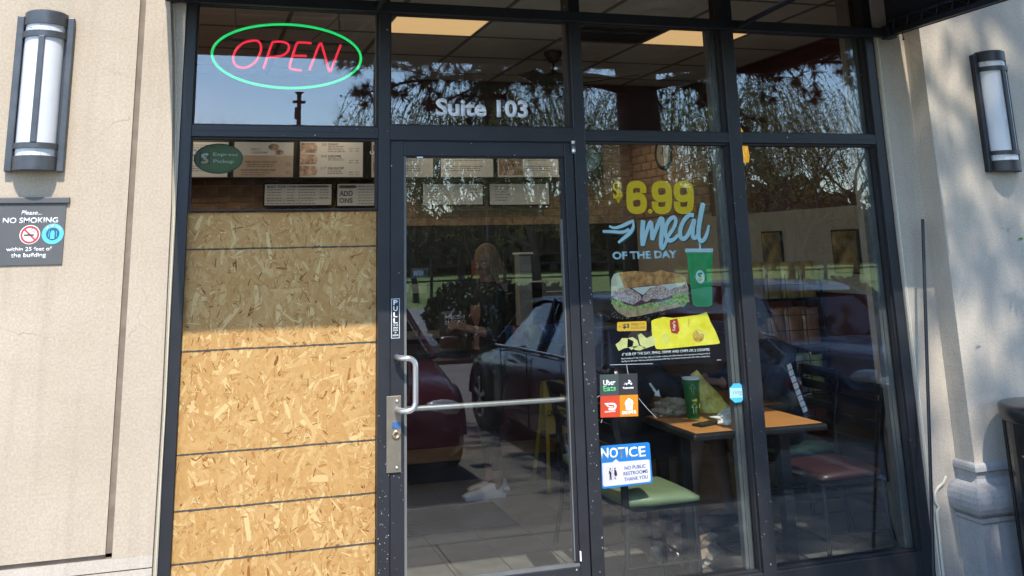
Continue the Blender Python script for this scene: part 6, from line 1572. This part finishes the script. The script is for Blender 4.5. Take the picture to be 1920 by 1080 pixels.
    for f in (.35, .535, .74):
        for q_ in (-1, 1): MB().box(xc+q_*W_/2*.935-.012, xc+q_*W_/2*.952+.004*q_, Y_(f)-.004, Y_(f)+.004, z0+.24, z0+.92).build('panel_gap', M_BLACK, t)
    for q_ in (-1, 1): MB().tube([(xc+q_*.90*W_/2, Y_(f_), z0+z_+.01) for f_, z_ in ((.28,.90),(.45,.93),(.65,.95),(.9,.96))], .011, 5).build('window_trim', M_CHROME if name != 'x' else None, t)
    MB().box(xc-.26, xc+.26, Y_(-.003)-.012*s_, Y_(-.001), z0+.34, z0+.45).build('number_plate', mat('plate_white', (.5,.5,.5), .5), t)
    t.scale = (1, 1, .94)
    MB().box(xc-.5*W_/2, xc+.5*W_/2, Y_(-.001)-.01, Y_(.03), z0+.28, z0+.46, .01).build('grille', M_BLACK, t)
    return t
car('parked_car', 'dark red car parked nose in beside the photographer, mirrored in the door', .55, 2.31, -3.2, -7.6, 'dark_red_paint', (.11,.006,.014))
car('parked_car', 'black car backed towards the shop, mirrored behind the meal poster', 2.95, 4.70, -6.35, -2.15, 'black_blue_paint', (.008,.010,.016))
car('parked_car', 'blue grey car parked furthest right in the bays, mirrored in the right window', 5.75, 7.5, -3.2, -7.7, 'blue_grey_paint', (.02,.04,.09))
car('parked_car', 'silver car parked to the left of the photographer', -2.75, -1.0, -3.6, -8.1, 'silver_paint', (.35,.36,.37))

# ---- poles and wires
b = refl(925, 620, 16.5)
t = thing('light_pole', 'dark square car park light pole beyond the bays', 'light pole', (b.x, b.y, GZ))
M_POLE = mat('dark_pole_paint', (.02,.022,.026), .5, .2)
MB().box(b.x-.11, b.x+.11, b.y-.11, b.y+.11, GZ+.6, 6.8, .01).build('pole', M_POLE, t)
MB().lathe([(0,GZ+.6),(.26,GZ+.6),(.28,GZ+.5),(.28,GZ-.02)], (b.x, b.y, 0), 20).build('concrete_base', M_CONC, t)
MB().box(b.x-.9, b.x+.9, b.y-.05, b.y+.05, 6.805, 6.9).box(b.x-1.2, b.x-.6, b.y-.2, b.y+.2, 6.65, 6.80, .03).box(b.x+.6, b.x+1.2, b.y-.2, b.y+.2, 6.65, 6.80, .03).build('lamp_heads', M_POLE, t)
b = refl(561, 172, 40); tp = b.z
t = thing('utility_pole', 'wooden utility pole with lamp heads and wires against the sky', 'utility pole', (b.x, b.y, GZ))
MB().tube([(b.x, b.y, GZ-.1), (b.x, b.y, tp-.05)], [.13, .10], 10).build('pole', mat('pole_wood', (.05,.035,.025), .9), t)
MB().box(b.x-.30, b.x+.30, b.y-.05, b.y+.05, tp-.55, tp-.42).lathe([(0,tp+.02),(.22,tp-.02),(.05,tp-.2),(0,tp-.2)], (b.x,b.y,0), 12).box(b.x-.2,b.x-.03,b.y-.1,b.y+.1,tp-1.3,tp-.75).build('lamp_heads', M_POLE, t)
for dz, sg_ in ((1.55, 1), (2.35, 1), (1.55, -1), (2.35, -1)):
    k = MB(); e = Vector((b.x+sg_*45, b.y+sg_*-6, tp-dz+.4)); s0 = Vector((b.x, b.y, tp-dz)); k.tube([s0.lerp(e, f_)+Vector((0,0,-4*1.3*f_*(1-f_))) for f_ in [i/14 for i in range(15)]], .022, 4); k.build('wire', M_BLACK, t)
# ---- fence along the verge
t = thing('rail_fence', 'low dark rail fence along the far grass verge', 'fence', (10, -33, GZ))
for z_ in (.45, 1.0, 1.45): MB().box(-30, 70, -33.03, -32.97, z_, z_+.07).build('rail', M_POLE, t)
for i in range(34): MB().box(-30+i*3, -29.9+i*3, -33.08, -32.96, GZ, 1.6).build('post', M_POLE, t)

# ---- bare trees
M_BARK = mat('bare_bark', (.045,.034,.026), .95, vary=.3, scale=5, bump=.5, bscale=20)
M_BARKL = mat('pale_bark', (.11,.085,.06), .95, vary=.3, scale=5)
def bare_tree_mesh(seed, h=9, depth=6, spread=.55, droop=0):
    rnd = random.Random(seed); tr = MB(); br_ = MB()
    def grow(p, d, L_, r, lv):
        n_ = 4 if lv < 3 else 3; pts = [p]; q = p.copy(); dd = d.copy()
        for i in range(n_):
            dd = (dd+Vector((rnd.gauss(0,.13), rnd.gauss(0,.13), rnd.gauss(.03,.08)-droop*lv*.05))).normalized(); q = q+dd*L_/n_; pts.append(q)
        (tr if lv == 0 else br_).tube(pts, [r*(1-.45*i/n_) for i in range(n_+1)], 8 if lv < 2 else (4 if lv < 4 else 3), caps=False)
        if lv >= depth: return
        for c_ in range(rnd.choice((2,3,3)) if lv < depth-1 else 3):
            f_ = rnd.uniform(.5, 1) if c_ else 1; i_ = min(int(f_*n_), n_); b_ = pts[i_]
            ax = Vector((rnd.gauss(0,1), rnd.gauss(0,1), rnd.gauss(0,.4))).normalized()
            nd = (dd+ax*spread*rnd.uniform(.6,1.5)).normalized()
            grow(b_, nd, L_*rnd.uniform(.62,.84), r*.58*rnd.uniform(.8,1.05), lv+1)
    grow(Vector((0,0,-.2)), Vector((rnd.gauss(0,.05), rnd.gauss(0,.05), 1)).normalized(), h*.27, h*.014, 0)
    return tr.raw('trunk'), br_.raw('branches')
BT = [bare_tree_mesh(s, 11, 7, sp) for s, sp in ((11,.5),(23,.62),(37,.7))]
for a_, b_ in BT:
    a_.materials.append(M_BARK); b_.materials.append(M_BARK)
def tree_at(i, x, y, sc, rz, label, cat='tree', group='bare trees across the road'):
    t = thing('bare_tree', label, cat, (x, y, GZ), group)
    for nm, me in zip(('trunk', 'crown'), BT[i]):
        o = bpy.data.objects.new(nm, me); COL.objects.link(o); o.parent = t
    t.scale = (sc, sc, sc); t.rotation_euler = (0, 0, rz)
rnd = random.Random(8)
spots = [(1000,28,0,1.05),(860,34,1,1.0),(780,30,2,.9),(1150,38,0,1.15),(1290,30,1,1.1),(1400,36,2,1.15),(1500,28,0,1.0),(1600,34,1,1.2),(1710,40,2,1.1),(640,46,0,1.12),(520,52,2,1.15),(430,48,1,1.05),(350,54,0,1.0),(930,52,2,1.2),(1220,54,1,1.3),(1450,56,0,1.3),(1850,42,2,1.2),(200,50,1,1.1),(720,50,1,1.15)]
where = ('right of the light pole behind the black car', 'mirrored in the door left of the light pole', 'at the left edge of the door reflection', 'behind the dollar price of the poster', 'behind the green poster cup', 'at the left of the right window', 'mirrored in the middle of the right window', 'at the right of the right window', 'outside the right jamb', 'left of the utility pole wires', 'right beside the utility pole', 'whose thin top shows under the OPEN sign', 'at the far left of the upper left pane', 'rising behind the light pole', 'behind the white word of the poster', 'behind the tan wall picture', 'beyond the right pilaster', 'far left beyond the chipboard', 'between utility pole and door')
for n_, (px_, D_, i, sc) in enumerate(spots):
    p = refl(px_, 500, D_)
    tree_at(i, p.x, p.y, sc, rnd.uniform(0, 6.28), 'bare leafless tree ' + where[n_])
# ---- far wood
def leaf_mass(name, m, n, fn, size, seed=1, aspect=.6):
    rnd = random.Random(seed); vs = []; fs = []
    for i in range(n):
        p = fn(rnd); s = size*rnd.uniform(.5, 1.5)
        a = Vector((rnd.gauss(0,1), rnd.gauss(0,1), rnd.gauss(0,1))).normalized(); b = a.cross(Vector((rnd.gauss(0,1), rnd.gauss(0,1), rnd.gauss(0,1)))).normalized()
        o = len(vs); vs += [p-a*s, p+b*s*aspect, p+a*s, p-b*s*aspect]; fs.append((o, o+1, o+2, o+3))
    me = bpy.data.meshes.new(name); me.from_pydata([tuple(v) for v in vs], [], fs); me.materials.append(m); return me
M_FARL = mat('far_evergreen', (.060,.085,.030), .95, vary=.5, scale=.3, col2=(.13,.12,.055))
M_FARB = mat('far_brown_wood', (.12,.10,.062), .95, vary=.4, scale=.4)
def farfn(r):
    x = r.uniform(-60, 130); top_ = 5.4+3.2*noise.noise(Vector((x*.09, 3, 0)))+2.0*noise.noise(Vector((x*.35, 9, 0)))
    if x < 9: top_ *= .75
    return Vector((x, -66-r.uniform(0, 9), r.uniform(-.2, 1)**.8*top_ if False else abs(r.uniform(0,1))**.75*top_))
for nm, m_, sd in (('far_wood', M_FARL, 4), ('far_thicket', M_FARB, 6)):
    me = leaf_mass(nm, m_, 26000, farfn, .42, sd); o = bpy.data.objects.new(nm, me); COL.objects.link(o); o['kind'] = 'stuff'
structure('wooded_bank', MB().box(-200, 300, -90, -76, -.2, 4.2), M_FARL)
# ---- hedge shrubs at the end of the bays
M_SHR = mat('shrub_leaves', (.022,.034,.012), .8, vary=.5, scale=9, col2=(.05,.06,.02))
sm_ = leaf_mass('foliage', M_SHR, 2600, lambda r: (lambda v: Vector((v.x*.9, v.y*.8, .55+v.z*.6))*(1))(Vector((r.gauss(0,1), r.gauss(0,1), r.gauss(0,1))).normalized()*r.uniform(.6,1)**.5), .06, 3)
for n_, x in enumerate((-9.0,-3.0,5.0,6.1,12.4)):
    t = thing('clipped_shrub', ('dark clipped shrub furthest left in the mulch bed', 'dark clipped shrub behind the silver car', 'dark clipped shrub just right of the light pole', 'dark clipped shrub behind the black car', 'dark clipped shrub furthest right in the mulch bed')[n_], 'shrub', (x, -12.3+random.uniform(-.3,.3), -.1), 'shrubs along the planting bed')
    o = bpy.data.objects.new('foliage', sm_); COL.objects.link(o); o.parent = t
    o = MB().tube([(0,0,-.1),(0,0,.7)], [.05,.02], 6).build('stem', M_BARK); o.parent = t
    t.scale = [random.uniform(.8,1.25)]*3; t.rotation_euler = (0,0,random.uniform(0,6))

# ---- the pine that shades the right wall and is mirrored in the upper panes
def pine():
    b = refl(1202, 300, 8.0); X, Y_ = b.x, b.y; rnd = random.Random(21)
    t = thing('pine_tree', 'large dark pine with drooping boughs in front of the shop, mirrored in the upper panes', 'tree', (X, Y_, GZ))
    MB().tube([(X, Y_, GZ-.1), (X+.03, Y_, 2), (X-.05, Y_+.05, 5), (X+.05, Y_, 9), (X, Y_, 13)], [.42,.33,.28,.2,.06], 14, caps=False).build('trunk', mat('pine_bark', (.05,.03,.022), .95, vary=.4, scale=6, bump=1, bscale=14), t)
    limbs = MB(); ned = []; nf = []
    def tuft(p, d, L_, n_):
        hi = p.z > 5.6; wd = .0125 if hi else .0075; n_ = int(n_*(.8 if hi else 1.8))
        for i in range(n_):
            v = (d+Vector((rnd.gauss(0,.75), rnd.gauss(0,.75), rnd.gauss(0,.75)))).normalized()*L_*rnd.uniform(.7,1.1)
            w = v.cross(Vector((rnd.gauss(0,1), rnd.gauss(0,1), rnd.gauss(0,1)))).normalized()*wd
            o = len(ned); ned.extend([p-w, p+w, p+v]); nf.append((o, o+1, o+2))
    for i in range(128):
        z = 3.6+9.6*(i/127)**.8 if i > 14 else rnd.uniform(3.6, 5.2); a = i*2.399+rnd.uniform(-.3,.3)
        R_ = (4.3 if z < 5.3 else 4.5 if z < 11.8 else 2.8)*rnd.uniform(.72,1.0)
        if i < 15: a = [2.6,3.3,2.2,0.2,.8,5.6,1.2,4.2,3.0,2.85,.5,1.8,4.9,2.45,3.6][i]
        d = Vector((math.cos(a), math.sin(a), .12)); p = Vector((X, Y_, z)); pts = [p]; n_ = 9
        for j in range(n_):
            d = (d+Vector((rnd.gauss(0,.10), rnd.gauss(0,.10), rnd.gauss(-.035,.05)))).normalized(); p = p+d*R_/n_; pts.append(p)
        limbs.tube(pts, [.075*(1-.85*j/n_) for j in range(n_+1)], 6, caps=False)
        for j in range(2, n_+1):
            for s_ in range(4 if j > 3 else 2):
                dd = (d*.5+Vector((rnd.gauss(0,1), rnd.gauss(0,1), rnd.gauss(-.1,.45)))).normalized(); L_ = rnd.uniform(.35,.95)*(1.1-.05*j); q = pts[j].copy(); tw = [q]
                for m_ in range(4):
                    dd = (dd+Vector((rnd.gauss(0,.15), rnd.gauss(0,.15), rnd.gauss(.02,.12)))).normalized(); q = q+dd*L_/4; tw.append(q)
                    tuft(q, dd, .17, 15)
                limbs.tube(tw, [.013,.011,.009,.007,.004], 3, caps=False)
                tuft(tw[-1], dd, .19, 24)
    limbs.build('branches', M_BARK, t, raw=True)
    me = bpy.data.meshes.new('needles'); me.from_pydata([tuple(v) for v in ned], [], nf)
    linkmesh('needles', me, mat('pine_needles', (.028,.040,.016), .7, vary=.5, scale=1.2, col2=(.07,.065,.022)), t, kind='stuff')
    k = MB()
    for i in range(70):
        f_ = rnd.choice(range(0, len(ned), 3)); c = ned[f_]
        ell(k, c+Vector((0,0,-.05)), (.028,.028,.045), 5)
    k.build('cones', mat('pine_cone', (.09,.05,.03), .8), t, kind='stuff')
pine()
# ---- a budding willow behind it gives the yellow green twigs
def willow(px_, D_, sc, seed, lab):
    p0 = refl(px_, 500, D_); rnd = random.Random(seed)
    t = thing('budding_tree', lab, 'tree', (p0.x, p0.y, GZ), 'trees with yellow green buds')
    a_, b_ = bare_tree_mesh(seed, 9*sc, 5, .6)
    for nm, me in (('trunk', a_), ('branches', b_)):
        me.materials.append(M_BARKL); o = bpy.data.objects.new(nm, me); COL.objects.link(o); o.parent = t
    k = MB(); lv = []; lf = []
    for i in range(420):
        a = rnd.uniform(0, 6.28); r = rnd.uniform(.4, 3.2)*sc; q = Vector((r*math.cos(a), r*math.sin(a), rnd.uniform(4.6, 7.5)*sc-r*.3)); pts = [q]; d = Vector((math.cos(a)*.5, math.sin(a)*.5, -.2))
        for j in range(6):
            d = (d+Vector((rnd.gauss(0,.1), rnd.gauss(0,.1), -.35))).normalized(); q = q+d*.36*sc*rnd.uniform(.6,1); pts.append(q)
            for _ in range(5):
                u = Vector((rnd.gauss(0,1), rnd.gauss(0,1), rnd.gauss(0,1))).normalized()*.045; w = u.cross(Vector((rnd.gauss(0,1), rnd.gauss(0,1), rnd.gauss(0,1)))).normalized()*.022; c = q+u*rnd.uniform(0,3)
                o = len(lv); lv.extend([c-u, c+w, c+u, c-w]); lf.append((o,o+1,o+2,o+3))
        k.tube(pts, .008, 3, caps=False)
    me = k.raw('hanging_twigs'); me.materials.append(M_BARKL); o = bpy.data.objects.new('hanging_twigs', me); COL.objects.link(o); o.parent = t
    me = bpy.data.meshes.new('buds'); me.from_pydata([tuple(v) for v in lv], [], lf); me.materials.append(mat('yellow_green_buds', (.20,.24,.04), .8, vary=.35, scale=1.5, col2=(.30,.30,.06))); o = bpy.data.objects.new('buds', me); COL.objects.link(o); o.parent = t; o['kind'] = 'stuff'
willow(860, 17, .82, 51, 'budding yellow green tree mirrored above the door')
willow(1300, 19, .95, 67, 'budding yellow green tree mirrored behind the meal poster')
willow(1480, 23, 1.05, 83, 'budding yellow green tree mirrored in the right window')
willow(1010, 26, 1.1, 91, 'budding yellow green tree mirrored at the right of the door')

# ---- shrub reaching in at the right edge, whose leaves shade the wall
P_ = at(1893, 575, YR); d_ = .42; base = P_+SUN*(d_/abs(SUN.y))
t = thing('leafy_shrub', 'slender shrub at the right edge whose leaves throw a shadow on the wall', 'shrub', (base.x+.55, base.y-.1, GZ+.13))
M_LEAF = mat('glossy_leaf', (.06,.12,.025), .4, vary=.3, scale=20)
tip = at(1893, 560, YR)+SUN*(d_/abs(SUN.y))
MB().tube([(base.x+.55, base.y-.1, -.02), (base.x+.5, base.y-.08, .8), (base.x+.33, base.y-.03, 1.4), (base.x+.12, base.y, tip.z-.03), (tip.x, tip.y, tip.z+.02)], [.009,.007,.005,.003,.0015], 7).build('stem', mat('green_stem', (.07,.07,.03), .7), t)
def leaf(c, d, L_, W_, up=Vector((0,-1,0))):
    d = Vector(d).normalized(); s_ = d.cross(up).normalized(); k = MB(); vs = []; n_ = 6
    for j in range(n_+1):
        f_ = j/n_; w = W_*math.sin(PI*min(f_*.95+.03, 1))**.8; c_ = Vector(c)+d*L_*f_+Vector((0,0,-.012*f_*f_))
        vs += [c_-s_*w, c_+up*(-.006*math.sin(PI*f_)), c_+s_*w]
    fs = []
    for j in range(n_):
        for q_ in range(2): fs.append((j*3+q_, j*3+q_+1, j*3+4+q_, j*3+3+q_))
    k._add(vs, fs, True); return k.build('leaf', M_LEAF, t)
rnd = random.Random(3)
for (dx, dz, a, L_) in ((-.005,.02,2.9,.05),(.01,.0,-1.9,.055),(.03,-.01,-1.5,.06),(.03,.01,1.3,.05),(.05,-.01,-1.2,.055),(.07,.0,.9,.06),(.10,-.02,-1.6,.06),(.16,-.04,-2.0,.06),(.2,-.07,.6,.06)):
    leaf((tip.x+dx, tip.y, tip.z+dz-abs(dx)*.35), (math.cos(a), rnd.uniform(-.3,.3), math.sin(a)), L_, .0095)
k = MB()
for i in range(14):
    c = tip+Vector((rnd.uniform(-.01,.03), rnd.uniform(-.01,.01), rnd.uniform(-.035,.02))); k.lathe([(0,-.003),(.003,0),(0,.003)], tuple(c), 6)
k.build('flower_buds', M_LEAF, t, kind='stuff')
q = at(1908, 447, base.y); leaf((q.x+.035, q.y, q.z-.004), (-1,0,.12), .04, .008)
for i in range(16):
    f_ = rnd.uniform(.1,1); c = Vector((base.x+.52-.15*f_, base.y-.07, .3+1.0*f_)); a = rnd.uniform(0,6.28); leaf(c, (math.cos(a), math.sin(a)*.5, .4), .07, .014)
# planter tub for it, outside the frame
MB().lathe([(0,.0),(.16,.0),(.19,.26),(.2,.28),(.18,.28),(.17,.25),(0,.25)], (base.x+.55, base.y-.1, GZ+.13), 24).build('planter_tub', M_BASE, t)
